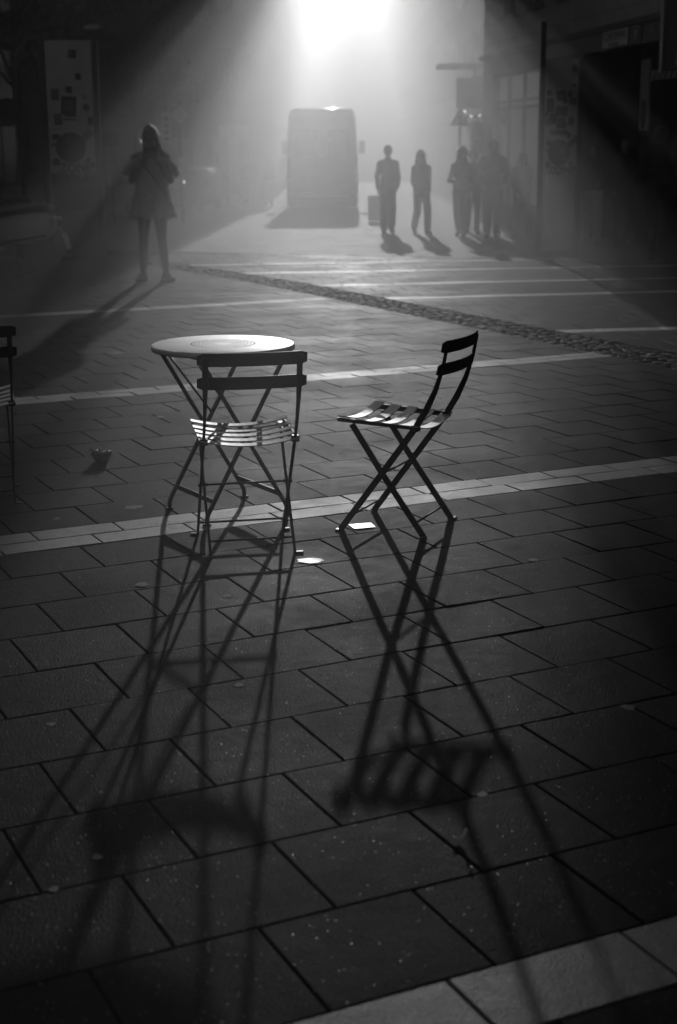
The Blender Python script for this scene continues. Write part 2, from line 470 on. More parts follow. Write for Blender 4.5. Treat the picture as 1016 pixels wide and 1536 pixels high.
# ---------------------------------------------------------------- bistro furniture
def make_chair(label, loc, fwd):
    t = thing("bistro_chair", label, "chair", (loc[0], loc[1], 0), math.atan2(fwd[1], fwd[0]) - math.pi / 2, "folding bistro chairs on the square")
    HW = .178
    for s in (-1, 1):
        bm = bmesh.new()                      # front foot, through the pivot, up into the back
        pts = [(s * HW, .182, .0), (s * HW, .175, .012), (s * HW, 0, .25), (s * HW, -.148, .452), (s * HW, -.195, .53), (s * HW, -.232, .61), (s * HW, -.262, .70), (s * HW, -.281, .795)]
        bar(bm, pts, [(.008, .026)] * 4 + [(.009, .026), (.014, .02), (.022, .010), (.022, .007)], (1, 0, 0))
        box(bm, (s * (HW + .012), .186, .004), (.034, .02, .007), bev=.002)
        link("back_leg", bm, M_STEEL, t)
        bm = bmesh.new()                      # rear foot up to the seat front
        k = HW - .012
        bar(bm, [(s * k, -.182, .0), (s * k, -.175, .012), (s * k, 0, .25), (s * k, .135, .447)], [(.008, .026)] * 4, (1, 0, 0))
        box(bm, (s * (k + .014), -.186, .004), (.038, .02, .007), bev=.002)
        link("leg", bm, M_STEEL, t)
        bm = bmesh.new(); tube(bm, [(s * (HW + .01), 0, .25), (s * (k - .012), 0, .25)], .007); link("rivet", bm, M_STEEL, t)
    for y, z, hw in ((.143, .06, HW), (-.143, .055, HW - .012), (0, .25, HW - .012)):
        bm = bmesh.new(); tube(bm, [(-hw, y, z), (hw, y, z)], .0045, 8); link("stretcher", bm, M_STEEL, t)
    bm = bmesh.new()                          # angle iron under the slats
    for s in (-1, 1):
        bar(bm, [(s * .186, -.165, .452), (s * .186, .19, .466)], [(.004, .016)] * 2, (1, 0, 0))
        bar(bm, [(s * .172, -.165, .445), (s * .172, .185, .459)], [(.024, .004)] * 2, (1, 0, 0))
        box(bm, (s * .178, -.15, .452), (.03, .03, .025), bev=.003)
    link("seat_frame", bm, M_STEEL, t)
    bm = bmesh.new()                          # five dished slats
    for i in range(5):
        y0 = -.15 + i * .078; z0 = .442 + (y0 + .15) * .05 + (.006 if i == 4 else 0)
        rs = []; N = 14
        for j in range(N + 1):
            x = -.195 + .39 * j / N
            z = z0 + .027 * (abs(x) / .195) ** 2 - .012
            rs.append([Vector((x, y0 - .022, z)), Vector((x, y0 + .022, z + .002)), Vector((x, y0 + .022, z + .006)), Vector((x, y0 - .022, z + .004))])
        loft(bm, rs)
    bmesh.ops.recalc_face_normals(bm, faces=bm.faces[:])
    o = link("seat", bm, M_SLATS, t)
    for p in o.data.polygons: p.use_smooth = False
    for zc, yc, lean in ((.784, -.277, .18), (.694, -.258, .25)):
        bm = bmesh.new(); rs = []; N = 18      # curved back rail with rounded ends
        for j in range(N + 1):
            x = -.208 + .416 * j / N
            y = yc - .030 * (1 - (x / .208) ** 2) + .008
            e = 1 - .3 * max(0, (abs(x) - .197) / .011) ** 2
            hh = .0252 * e
            dy = -lean * hh
            rs.append([Vector((x, y - dy - .0022, zc - hh)), Vector((x, y - dy + .0022, zc - hh)), Vector((x, y + dy + .0022, zc + hh)), Vector((x, y + dy - .0022, zc + hh))])
        loft(bm, rs); bmesh.ops.recalc_face_normals(bm, faces=bm.faces[:])
        o = link("back_rail", bm, M_STEEL, t)
        for p in o.data.polygons: p.use_smooth = False
    return t

make_chair("folding metal chair pulled up to the round table, its back to the viewer", (-.370, 5.82), (-.0685, .344))
make_chair("folding metal chair standing alone beside the table, turned sideways with crossed legs", (.248, 6.121), (-.331, .149))
make_chair("folding metal chair cut off by the left edge of the photo, on the shaded slabs", (-1.655, 6.66), (-.09, .34))

tb = thing("bistro_table", "small round folding table with pale glossy top behind the chair", "table", (-.487, 6.363, 0), math.atan2(.53, .848))
bm = bmesh.new()
lathe(bm, [(.270, .712), (.303, .712), (.3055, .716), (.3055, .731), (.303, .7345), (.2995, .7355), (.10, .7350), (.002, .7348)], 72)
for ring_r, n in ((.135, 72), (.120, 60), (.105, 54), (.09, 46), (.075, 38), (.06, 30), (.045, 22)):
    for i in range(n):
        if ring_r < .13 and (i % 4 == 3): continue
        a = 2 * math.pi * i / n
        c = bmesh.ops.create_circle(bm, cap_ends=True, segments=6, radius=.0046 if ring_r > .13 else .0034)
        bmesh.ops.translate(bm, vec=(ring_r * math.cos(a), ring_r * math.sin(a), .7362), verts=c['verts'])
        for f in {f for q in c['verts'] for f in q.link_faces}: f.material_index = 1
link("tabletop", bm, [M_TOP, M_HOLE], tb)
for sgn, hb in ((1, .193), (-1, .180)):       # sgn: which side the feet are on; legs cross to the other side at the top
    for s in (-1, 1):
        bm = bmesh.new()
        pts = [(sgn * .190, s * hb, 0), (sgn * .190, s * hb, .03), (sgn * .183, s * hb, .05), (-sgn * .205, s * hb, .70), (-sgn * .22, s * hb, .713)]
        bar(bm, pts, [(.020, .014)] * 5, (0, 1, 0))
        box(bm, (sgn * .192, s * hb, .004), (.03, .026, .008), bev=.002)
        link("leg", bm, M_STEEL, tb)
    bm = bmesh.new(); bar(bm, [(sgn * .155, -hb, .098), (sgn * .155, hb, .098)], [(.008, .022)] * 2, (1, 0, 0)); link("crossbar", bm, M_STEEL, tb)
    bm = bmesh.new(); bar(bm, [(-sgn * .205, -hb - .02, .706), (-sgn * .205, hb + .02, .706)], [(.02, .01)] * 2, (1, 0, 0)); link("top_bracket", bm, M_STEEL, tb)
bm = bmesh.new(); tube(bm, [(-.19, -.15, .67), (.02, -.1, .40)], .005); tube(bm, [(-.19, .15, .69), (.0, .12, .42)], .005); link("brace", bm, M_STEEL, tb)
bm = bmesh.new(); tube(bm, [(0, -.19, .37), (0, .19, .37)], .006); link("pivot_rod", bm, M_STEEL, tb)

# litter on the square
bm = bmesh.new()
for (x, y) in ((0, 0), (1, 0), (1, 1), (0, 1)): pass
vs_ = [bm.verts.new(p) for p in ((-.045, -.035, .003), (0, -.038, .0035), (.05, -.03, .003), (.048, .045, .003), (0, .042, .0035), (-.05, .04, .003))]
bm.faces.new((vs_[0], vs_[1], vs_[4], vs_[5])); bm.faces.new((vs_[1], vs_[2], vs_[3], vs_[4]))
bmesh.ops.solidify(bm, geom=bm.faces[:], thickness=.0012)
tag(link("paper_scrap", bm, M_PAPER, loc=(.10, 6.08, 0)), "bright white paper scrap lying under the sideways chair", "litter").rotation_euler = (0, 0, R(14))
bm = bmesh.new()  # pale glossy disc stands for a highlight on the slab
vs_ = []
for i in range(12):
    a = 2 * math.pi * i / 12; r = .055 * random.uniform(.8, 1.1)
    vs_.append(bm.verts.new((r * math.cos(a), r * .75 * math.sin(a), .003 + .0008 * math.sin(2 * a))))
bm.faces.new(vs_); bmesh.ops.solidify(bm, geom=bm.faces[:], thickness=.0015)
tag(link("highlight_blot", bm, mat("highlight_blot", .6, .4, spec=1.0), loc=(-.11, 5.55, 0)), "pale highlight blot on the slabs beside the foot of the chair at the table", "litter")
bm = bmesh.new()
lathe(bm, [(.030, 0), (.042, .012), (.038, .026), (.046, .040), (.044, .05), (.034, .046)], 16)
for q in bm.verts: q.co += Vector((random.gauss(0, .005), random.gauss(0, .005), random.gauss(0, .003)))
cup = tag(link("crumpled_cup", bm, mat("cup_paper", .16, .6, var=.4, scale=50), loc=(-1.20, 7.45, .0)), "crushed low paper cup lying on the dim slabs near the left edge", "litter")
bm = bmesh.new()
for i in range(7): tube(bm, [(-.03 + .009 * i, -.01, .044), (-.06 + .016 * i, .02 * math.sin(i), .060 + .008 * math.cos(i * 2))], .004, 5)
link("crumpled_lid", bm, mat("cup_film", .3, .3), cup)
bm = bmesh.new(); tube(bm, [(0, 0, .006), (.012, .004, .012), (.02, .01, .03)], .004, 6); tube(bm, [(.0, .0, .006), (-.012, .01, .01)], .003, 6)
tag(link("twig", bm, M_PAPER, loc=(.27, 3.16, 0)), "tiny pale twig on a joint between two large slabs", "litter")

# ---------------------------------------------------------------- information pylons
def pylon(label, x0, x1, y, top_l, top_r, zp, post_w, loc_group):
    """x0..x1 outer posts; zp = (panel top, split, panel bottom)"""
    z0 = gz(y); W = x1 - x0
    t = thing("information_pylon", label, "info pylon", ((x0 + x1) / 2, y, z0), 0, loc_group)
    zp = [z - z0 for z in zp]
    for s, top in ((-1, top_l), (1, top_r)):
        bm = bmesh.new(); boxmm(bm, (s * W / 2 - post_w / 2, -post_w / 2, 0), (s * W / 2 + post_w / 2, post_w / 2, top - z0), bev=.006); link("post", bm, M_POST, t)
    bm = bmesh.new(); boxmm(bm, (-W / 2 + post_w / 2, -.04, .01), (W / 2 - post_w / 2, .04, .075), bev=.004); link("foot_rail", bm, M_POST, t)
    i = W / 2 - post_w / 2
    for k, (a, b) in enumerate(((zp[0], zp[1] + .008), (zp[1] - .008, zp[2]))):
        bm = bmesh.new(); boxmm(bm, (-i, -.022, b), (i, .022, a), bev=.004)
        p = link("panel", bm, M_PANEL, t)
        yield_panels.append((t, p, i, a, b))
    return t
yield_panels = []

def sticker(parent, kind, x, z, w_, h_, y=-.026):
    bm = bmesh.new()
    if kind == 'disc':
        c = bmesh.ops.create_circle(bm, cap_ends=True, segments=28, radius=.5)
        bmesh.ops.transform(bm, matrix=Matrix.Translation((x, y, z)) @ Matrix.Rotation(R(90), 4, 'X') @ Matrix.Diagonal((w_, h_, 1, 1)), verts=c['verts'])
    else:
        k = random.gauss(0, .04)
        box(bm, (x, y, z), (w_, .002, h_), Matrix.Rotation(k, 3, 'Y'))
    return link("sticker", bm, M_STICK2 if kind == 'grey' else M_STICK, parent)

pl = pylon("tall white information pylon by the parked scooter, few stickers and a ZONE sign", -4.06, -3.33, 21.6, 2.98, 2.94, (2.95, 1.765, 1.165), .085, "information pylons on the square")
(t_, p_, i_, a_, b_), (t2_, p2_, i2_, a2_, b2_) = yield_panels
S = (i_ * 2) / 466.0                         # photo sticker layout, 466 units across the panel
def lp(px, py): return ((px - 297) * S, a_ - (py - 85) * (a_ - b_) / 895.0)
for kind, px, py, w_, h_ in (('r', 340, 222, 84, 82), ('r', 388, 450, 58, 62), ('r', 290, 585, 64, 70), ('r', 148, 630, 80, 110), ('r', 282, 745, 154, 180), ('grey', 285, 745, 90, 90),
                             ('r', 292, 842, 120, 34), ('r', 290, 888, 120, 16), ('disc', 455, 765, 72, 74), ('r', 168, 885, 76, 106), ('grey', 170, 885, 44, 78), ('r', 494, 903, 58, 78), ('grey', 445, 660, 30, 40)):
    x, z = lp(px, py); sticker(p_, kind, x, z, w_ * S, h_ * S, -.026 if kind != 'grey' else -.0275)
def zone_face(p, i, a, b, rough=True):
    W = 2 * i; H = a - b; cz = b + H * .59
    sticker(p, 'disc', -.03 * W, cz, .66 * W, .70 * H)
    bm = bmesh.new(); box(bm, (0.16 * W, -.0285, cz + .1 * H), (.16 * W, .002, .8 * H), Matrix.Rotation(R(47), 3, 'Y')); link("diagonal_band", bm, M_STICK2, p)
    text_mesh("zone_lettering", "ZONE", .22 * H / .6 * .75, M_STICK, p, Matrix.Translation((.06 * W, -.0265, b + .115 * H)) @ Matrix.Rotation(R(90), 4, 'X'), bold=.006)
    for kind, x, z, w_, h_ in (('disc', -.36, .26, .17, .19), ('r', -.34, .84, .16, .12), ('r', -.34, .66, .22, .05), ('grey', -.08, .76, .12, .14), ('grey', -.10, .55, .16, .16), ('grey', .12, .42, .14, .12), ('r', .34, .30, .10, .09), ('r', .44, .18, .07, .16)):
        sticker(p, kind, x * W, b + z * H, w_ * W, h_ * H, -.031 if kind == 'grey' else -.0275)
zone_face(p2_, i2_, a2_, b2_)
yield_panels.clear()
pr = pylon("tall information pylon before the dark garage entrance, panel crowded with stickers", 2.985, 3.545, 22.5, 3.22, 2.73, (2.72, 1.63, 1.08), .075, "information pylons on the square")
(t_, p_, i_, a_, b_), (t2_, p2_, i2_, a2_, b2_) = yield_panels
S = (i_ * 2) / 222.0
def rp(px, py): return ((px - 207) * S, a_ - (py - 128) * (a_ - b_) / 515.0)
for kind, px, py, w_, h_ in (('r', 292, 198, 36, 48), ('r', 288, 308, 30, 14), ('disc', 127, 356, 36, 40), ('disc', 262, 366, 34, 38), ('r', 205, 375, 60, 62), ('grey', 205, 372, 34, 34), ('r', 132, 400, 44, 18), ('r', 135, 445, 50, 80),
                             ('r', 210, 478, 80, 64), ('grey', 282, 415, 46, 52), ('disc', 232, 410, 34, 40), ('r', 155, 528, 48, 66), ('grey', 210, 545, 50, 46), ('disc', 276, 548, 46, 62), ('r', 212, 575, 66, 40), ('r', 195, 622, 118, 32),
                             ('grey', 118, 550, 40, 44), ('r', 262, 640, 20, 40), ('r', 110, 500, 20, 30)):
    x, z = rp(px, py); sticker(p_, kind, x, z, w_ * S, h_ * S, -.026 if kind != 'grey' else -.0275)
zone_face(p2_, i2_, a2_, b2_)
bm = bmesh.new(); boxmm(bm, (-i_, -.006, .08), (i_, .006, b2_ - .004)); link("glass_pane", bm, M_GLASS, pr)

# ---------------------------------------------------------------- people
def chain(bm, pts, rad, n=12):
    pts = [Vector(p) for p in pts]
    tube(bm, pts, rad, n)
    for p, r in zip(pts, rad): ball(bm, p, r * .995, 12)

def hand(bm, wrist, dirv, palmn, curl=.5, size=1.0, thumb=1):
    """palm and five separate fingers"""
    wv = Vector(wrist); d = Vector(dirv).normalized(); n = Vector(palmn); n = (n - d * n.dot(d)).normalized(); s = d.cross(n)
    L = .085 * size
    rs = []
    for f, ww, th in ((0, .026, .018), (.3, .036, .016), (.75, .042, .014), (1, .040, .011)):
        c = wv + d * L * f
        rs.append([c + s * (ww * size * math.cos(a)) + n * (th * size * math.sin(a)) for a in [2 * math.pi * k / 10 for k in range(10)]])
    loft(bm, rs)
    for k, (off, ln) in enumerate(((-.031, .066), (-.010, .076), (.011, .071), (.030, .055))):
        b0 = wv + d * L * .93 + s * off * size; pts = [b0]; a = 0
        for seg in range(3):
            a += curl * (.5 + .12 * k)
            dd = d * math.cos(a) + n * math.sin(a)
            pts.append(pts[-1] + dd * ln * size * (.45, .32, .23)[seg])
        tube(bm, pts, [.0088 * size, .0082 * size, .0075 * size, .0055 * size], 8)
    b0 = wv + d * L * .3 - s * .03 * size * thumb
    tube(bm, [b0, b0 + (d * .5 - s * thumb * .75 + n * .2) * .04 * size, b0 + (d * .85 - s * thumb * .7 + n * .45) * .068 * size, b0 + (d * 1.0 - s * thumb * .45 + n * .6) * .09 * size], [.011 * size, .0105 * size, .009 * size, .006 * size], 8)

BASE = dict(hipL=(-.09, 0, .90), hipR=(.09, 0, .90), kneeL=(-.10, .02, .49), kneeR=(.10, .02, .49), ankL=(-.10, -.02, .085), ankR=(.10, -.02, .085), toeL=(-.12, .17, .03), toeR=(.12, .17, .03),
            shL=(-.165, -.01, 1.40), shR=(.165, -.01, 1.40), elL=(-.215, -.03, 1.12), elR=(.215, -.03, 1.12), wrL=(-.205, .06, .87), wrR=(.205, .06, .87), head=(0, .015, 1.63), chest=(0, 0, 1.28), waist=(0, 0, 1.05))

def person(label, loc, face, H, pose=None, top=None, legs=None, hair=None, skin=None, shoes=None, hairstyle='short', build=1.0, group=None, detail=False, skirt=None, hood=False, curl=.5, topkind='jacket', legw=1.0, rim=False):
    P = {k: Vector(v) for k, v in BASE.items()}
    for k, v_ in (pose or {}).items(): P[k] = Vector(v_)
    k = H / 1.75
    t = thing("person", label, "person", (loc[0], loc[1], gz(loc[1]) - (.034 if loc[1] > 24 else 0)), math.atan2(face[1], face[0]) - math.pi / 2, group)
    vox = .0085 if detail else .013
    bm = bmesh.new()                          # --- body: one continuous skin
    B = build
    ball(bm, P['chest'] + Vector((0, 0, .02)), (.155 * B, .105 * B, .20)); ball(bm, P['waist'], (.125 * B, .09 * B, .17)); ball(bm, (P['hipL'] + P['hipR']) / 2 + Vector((0, -.01, .03)), (.16 * B, .11 * B, .13))
    chain(bm, [P['shL'], P['shL'] * .5 + P['shR'] * .5 + Vector((0, 0, .03)), P['shR']], [.06 * B, .075 * B, .06 * B])
    hd = P['head']
    chain(bm, [Vector((0, -.01, 1.42)), hd + Vector((0, -.02, -.08))], [.058, .052])
    ball(bm, hd + Vector((0, -.005, .035)), (.072, .092, .095)); ball(bm, hd + Vector((0, .025, -.045)), (.055, .062, .075))     # skull, jaw
    ball(bm, hd + Vector((0, .09, -.02)), (.012, .02, .026)); ball(bm, hd + Vector((0, .082, -.06)), (.026, .012, .012)); ball(bm, hd + Vector((0, .078, -.095)), (.022, .016, .016))   # nose, mouth, chin
    ball(bm, hd + Vector((0, .078, .022)), (.052, .014, .012))                                                                  # brow
    for s in (-1, 1): ball(bm, hd + Vector((s * .074, -.005, -.01)), (.012, .022, .032)); ball(bm, hd + Vector((s * .03, .076, .0)), (.014, .01, .009))
    for s, c in (('L', -1), ('R', 1)):
        chain(bm, [P['sh' + s], P['el' + s], P['wr' + s]], [.052 * B, .042 * B, .027])
        chain(bm, [P['hip' + s] + Vector((0, 0, -.02)), P['hip' + s] * .55 + P['knee' + s] * .45, P['knee' + s], P['knee' + s] * .66 + P['ank' + s] * .34 + Vector((0, -.018, 0)), P['ank' + s]], [.088 * B, .078 * B, .054, .056, .034])
        chain(bm, [P['ank' + s] + Vector((0, -.02, -.035)), P['ank' + s] * .4 + P['toe' + s] * .6, P['toe' + s]], [.036, .034, .026])
    me = remeshed(bm, vox, 3)
    bm = bmesh.new(); bm.from_mesh(me); bpy.data.meshes.remove(me)
    for s, c in (('L', -1), ('R', 1)):
        d = (P['wr' + s] - P['el' + s]).normalized()
        pn = Vector((-c, .2, 0)) if d.z < .3 else Vector((-c * .7, -.7, 0.1))
        hand(bm, P['wr' + s] - d * .01, d, pn, curl, 1.0, 1 if (c == 1) == (d.z < .3) else -1)
    for f in bm.faces: f.smooth = True
    me = bpy.data.meshes.new("body"); bm.to_mesh(me); bm.free()
    me.transform(Matrix.Scale(k, 4)); link_me("body", me, skin or M_SKIN, t)
    def part(name, bm, m, v_, smooth=2, folds=.0, fs=12):
        me = remeshed(bm, v_, smooth, folds, fs, seed=loc[0] * 3); me.transform(Matrix.Scale(k, 4)); return link_me(name, me, m, t)
    # --- clothes
    if top is not None:
        bm = bmesh.new(); e = .024
        hem = .78 if topkind == 'coat' else .88
        ball(bm, P['chest'] + Vector((0, 0, .01)), (.155 * B + e, .11 * B + e, .22)); ball(bm, P['waist'], (.135 * B + e, .10 * B + e, .2)); ball(bm, Vector((0, -.005, hem + .14)), (.165 * B + e, .12 * B + e, .15))
        chain(bm, [P['shL'], P['shL'] * .5 + P['shR'] * .5 + Vector((0, 0, .03)), P['shR']], [.066 * B, .085 * B, .066 * B])
        for s in 'LR': chain(bm, [P['sh' + s], P['el' + s], P['wr' + s] * .93 + P['el' + s] * .07], [.064 * B, .056 * B, .042])
        chain(bm, [Vector((0, -.01, 1.44)), Vector((0, .0, 1.50))], [.075, .068])
        if hood: ball(bm, Vector((0, -.09, 1.47)), (.13, .08, .07))
        part("coat" if topkind == 'coat' else "jacket", bm, top, .013, 2, .008)
    if legs is not None:
        bm = bmesh.new()
        ball(bm, (P['hipL'] + P['hipR']) / 2 + Vector((0, -.01, .04)), (.175 * B, .125 * B, .13))
        for s in 'LR':
            chain(bm, [P['hip' + s], P['hip' + s] * .5 + P['knee' + s] * .5, P['knee' + s], P['knee' + s] * .5 + P['ank' + s] * .5, P['ank' + s] + Vector((0, 0, .0))], [.10 * B, .09 * B, .07 * legw, .066 * legw, .06 * legw])
        part("trousers", bm, legs, .013, 2, .007, 10)
    for s, c in (('L', -1), ('R', 1)):
        a, o_ = P['ank' + s], P['toe' + s]; bm = bmesh.new(); f = (o_ - a); f.z = 0; fn = f.normalized(); rot = Matrix.Rotation(math.atan2(fn.y, fn.x) - math.pi / 2, 3, 'Z')
        zb = min(a.z - .085, o_.z - .03)
        pitch = Matrix.Rotation(math.atan2((o_.z - .03) - (a.z - .085), f.length), 3, 'X')
        q = Vector((a.x, a.y, a.z - .085)); RR = rot @ pitch
        for yy, zz, rx, ry, rz_ in ((-.035, .045, .043, .05, .045), (.05, .045, .045, .09, .042), (.135, .032, .047, .075, .030), (0, .085, .042, .05, .04)): ball(bm, q + RR @ Vector((0, yy, zz)), (rx, ry, rz_), rot=RR)
        sh = part("shoe", bm, shoes or M_SHOE, .009, 2)
        bm = bmesh.new(); rs = []
        for zz in (0.001, .026):
            rs.append([q + RR @ Vector((.050 * math.cos(an) * (1 - .12 * math.sin(an)), .06 + .155 * math.sin(an), zz)) for an in [2 * math.pi * j / 20 for j in range(20)]])
        loft(bm, rs); me = bpy.data.meshes.new("sole"); bm.to_mesh(me); bm.free(); me.transform(Matrix.Scale(k, 4)); link_me("sole", me, M_SOLE if detail else M_RUBBER, sh)
    # --- hair
    bm = bmesh.new()
    ball(bm, hd + Vector((0, -.022, .055)), (.086, .094, .088)); ball(bm, hd + Vector((0, -.055, -.005)), (.078, .058, .085))
    for s in (-1, 1): ball(bm, hd + Vector((s * .066, -.01, .03)), (.024, .05, .06))
    if hairstyle == 'long':
        for s in (-1, 1): chain(bm, [hd + Vector((s * .062, -.01, .03)), hd + Vector((s * .078, -.01, -.07)), hd + Vector((s * .10, .01, -.16)), hd + Vector((s * .10, .04, -.26))], [.034, .034, .036, .022])
        for x in (-.05, 0, .05): chain(bm, [hd + Vector((x, -.07, 0)), hd + Vector((x * 1.3, -.08, -.12)), hd + Vector((x * 1.5, -.09, -.28))], [.05, .052, .04])
    if hairstyle == 'updo':
        ball(bm, hd + Vector((.0, -.03, .15)), (.045, .045, .028)); ball(bm, hd + Vector((.03, -.03, .135)), (.04, .04, .03)); ball(bm, hd + Vector((-.03, -.03, .135)), (.035, .04, .03))
        for x in (-.05, 0.0, .05): chain(bm, [hd + Vector((x, -.06, 0)), hd + Vector((x * 1.0, -.07, -.10)), hd + Vector((x * 1.2, -.07, -.19))], [.042, .036, .026])
        chain(bm, [hd + Vector((-.07, -.02, .0)), hd + Vector((-.095, -.03, -.09)), hd + Vector((-.15, -.02, -.165)), hd + Vector((-.17, .0, -.20))], [.03, .036, .03, .012])
    if hairstyle == 'curly':
        for j in range(26):
            a = random.uniform(0, 6.28); b_ = random.uniform(-.2, 1.3)
            ball(bm, hd + Vector((.09 * math.cos(a) * math.cos(b_), -.03 + .085 * min(.4, math.sin(a)) * math.cos(b_), .04 + .10 * math.sin(b_))), .03)
    me = remeshed(bm, .009, 2, .006, 40, loc[0]); me.transform(Matrix.Scale(k, 4)); hobj = link_me("hair", me, hair or M_HAIR_D, t)
    if detail or rim:                         # loose strands that catch the light at the outline
        bm = bmesh.new(); rnd = random.Random(3)
        for j in range(1100):
            a = rnd.uniform(0, math.pi * 2); b_ = rnd.uniform(-.9, 1.5)
            p0 = hd + Vector((.086 * math.cos(a) * math.cos(b_), -.03 + .085 * math.sin(a) * math.cos(b_), .045 + .10 * math.sin(b_)))
            if (p0 - hd).y > .045 and p0.z < hd.z + .07: continue
            o_ = (p0 - hd - Vector((0, -.02, .02))).normalized()
            p1 = p0 + o_ * rnd.uniform(.008, .036) + Vector((rnd.gauss(0, .008), 0, rnd.gauss(0, .008))); p2 = p1 + Vector((o_.x * .01 + rnd.gauss(0, .012), rnd.gauss(0, .008), rnd.uniform(-.03, .006)))
            ribbon(bm, [p0 - o_ * .01, p1, p2], [.004 if detail else .007, .0035 if detail else .006, .0015])
        me = bpy.data.meshes.new("strands"); bm.to_mesh(me); bm.free(); me.transform(Matrix.Scale(k, 4)); link_me("stray_strands", me, M_STRAND, hobj)
    return t, P, k

# woman with a phone, facing the camera
wp = dict(hipL=(-.085, 0, .90), hipR=(.085, 0, .90), kneeL=(-.10, .03, .49), kneeR=(.115, .03, .49), ankL=(-.135, -.0, .085), ankR=(.135, .0, .085), toeL=(-.21, .15, .03), toeR=(.19, .16, .03),
          shL=(-.175, -.01, 1.42), shR=(.175, -.01, 1.42), elL=(-.225, .10, 1.17), elR=(.225, .10, 1.17), wrL=(-.075, .25, 1.40), wrR=(.075, .25, 1.40), head=(0, .03, 1.615))
wt, WP, wk = person("woman in a short pale dress and trainers taking a photo with her phone", (-2.145, 17.76), (.12, -1), 1.73, wp, hair=M_HAIR, skin=M_SKIN, shoes=M_SHOE_L, hairstyle='updo', detail=True, curl=.75)
bm = bmesh.new()                               # dress: flared body, wide short cape sleeves
rs = []
for z, rx, ry in ((.735, .285, .215), (.76, .28, .21), (.86, .25, .185), (.98, .215, .155), (1.08, .195, .14), (1.2, .19, .138), (1.32, .195, .135), (1.40, .185, .12), (1.455, .12, .085), (1.475, .085, .075)):
    rs.append([Vector((rx * math.cos(a) * (1 + .035 * math.sin(7 * a) * max(0, 1.1 - z) * 3), ry * math.sin(a) * (1 + .035 * math.sin(7 * a + 1) * max(0, 1.1 - z) * 3), z)) for a in [2 * math.pi * j / 40 for j in range(40)]])
loft(bm, rs)
for s in (-1, 1):
    pts = [Vector((s * .10, -.005, 1.41)), Vector((s * .20, .01, 1.38)), Vector((s * .27, .035, 1.29)), Vector((s * .305, .05, 1.225))]
    rr = [(.07, .09), (.075, .10), (.075, .115), (.07, .12)]; rs = []
    for p, (a_, b_) in zip(pts, rr):
        ax = Vector((s * .55, 0, -.83)); sd = Vector((s * .83, 0, .55))
        rs.append([p + sd * (a_ * .55 * math.cos(q)) + Vector((0, 1, 0)) * (b_ * math.sin(q)) for q in [2 * math.pi * j / 16 for j in range(16)]])
    loft(bm, rs)
me = remeshed(bm, .009, 2, .007, 14, 2.0); me.transform(Matrix.Scale(wk, 4)); dr = link_me("dress", me, M_DRESS, wt)
bm = bmesh.new()                               # ribbons at hem and sleeve edges, widened to catch the rim light
rnd = random.Random(5)
for j in range(150):
    a = rnd.uniform(0, 6.283); p = Vector((.283 * math.cos(a), .213 * math.sin(a), .74)); ribbon(bm, [p, p + Vector((rnd.gauss(0, .006), rnd.gauss(0, .006), -rnd.uniform(.012, .03)))], [.0035, .0018])
for s in (-1, 1):
    for j in range(60):
        q = rnd.uniform(0, 6.283); p = Vector((s * .305, .05, 1.225)) + Vector((s * .83, 0, .55)) * (.0385 * math.cos(q)) + Vector((0, .12 * math.sin(q), 0)); ribbon(bm, [p, p + Vector((s * rnd.uniform(.006, .02), rnd.gauss(0, .006), -rnd.uniform(.005, .03)))], [.004, .002])
me = bpy.data.meshes.new("rim_fringe"); bm.to_mesh(me); bm.free(); me.transform(Matrix.Scale(wk, 4)); link_me("rim_fringe", me, M_STRAND, dr)
bm = bmesh.new()                               # ribbons added for the rim light along shoulders, sleeves and side seams
vv_ = [v for v in dr.data.vertices if abs(v.normal.x) > .45 or v.normal.z > .5]
for j in range(900):
    v = rnd.choice(vv_); n_ = v.normal; ribbon(bm, [v.co - n_ * .004, v.co + n_ * rnd.uniform(.006, .02) + Vector((rnd.gauss(0, .005), 0, rnd.gauss(0, .005)))], [.004, .002])
link("rim_fuzz", bm, M_STRAND, dr)
bm = bmesh.new(); tube(bm, [(.13, .12, 1.42), (.05, .16, 1.30), (-.08, .165, 1.14), (-.17, .10, 1.0), (-.2, 0, .97)], .008, 6); me = bpy.data.meshes.new("strap"); bm.to_mesh(me); bm.free(); me.transform(Matrix.Scale(wk, 4)); link_me("shoulder_strap", me, M_DARKCLOTH, wt)
bm = bmesh.new(); box(bm, (0, 0, 0), (.15, .009, .074), bev=.003); box(bm, (.045, .006, .018), (.03, .004, .03), bev=.002)
ph = link("phone", bm, M_BLACK)
wm = Matrix.Translation(wt.location) @ Matrix.Rotation(wt.rotation_euler.z, 4, 'Z')
ph.matrix_world = wm @ Matrix.Translation(Vector((0, .275, 1.50)) * wk) @ Matrix.Rotation(R(-8), 4, 'X')
tag(ph, "dark phone held up before the face of the woman in the short dress", "phone")

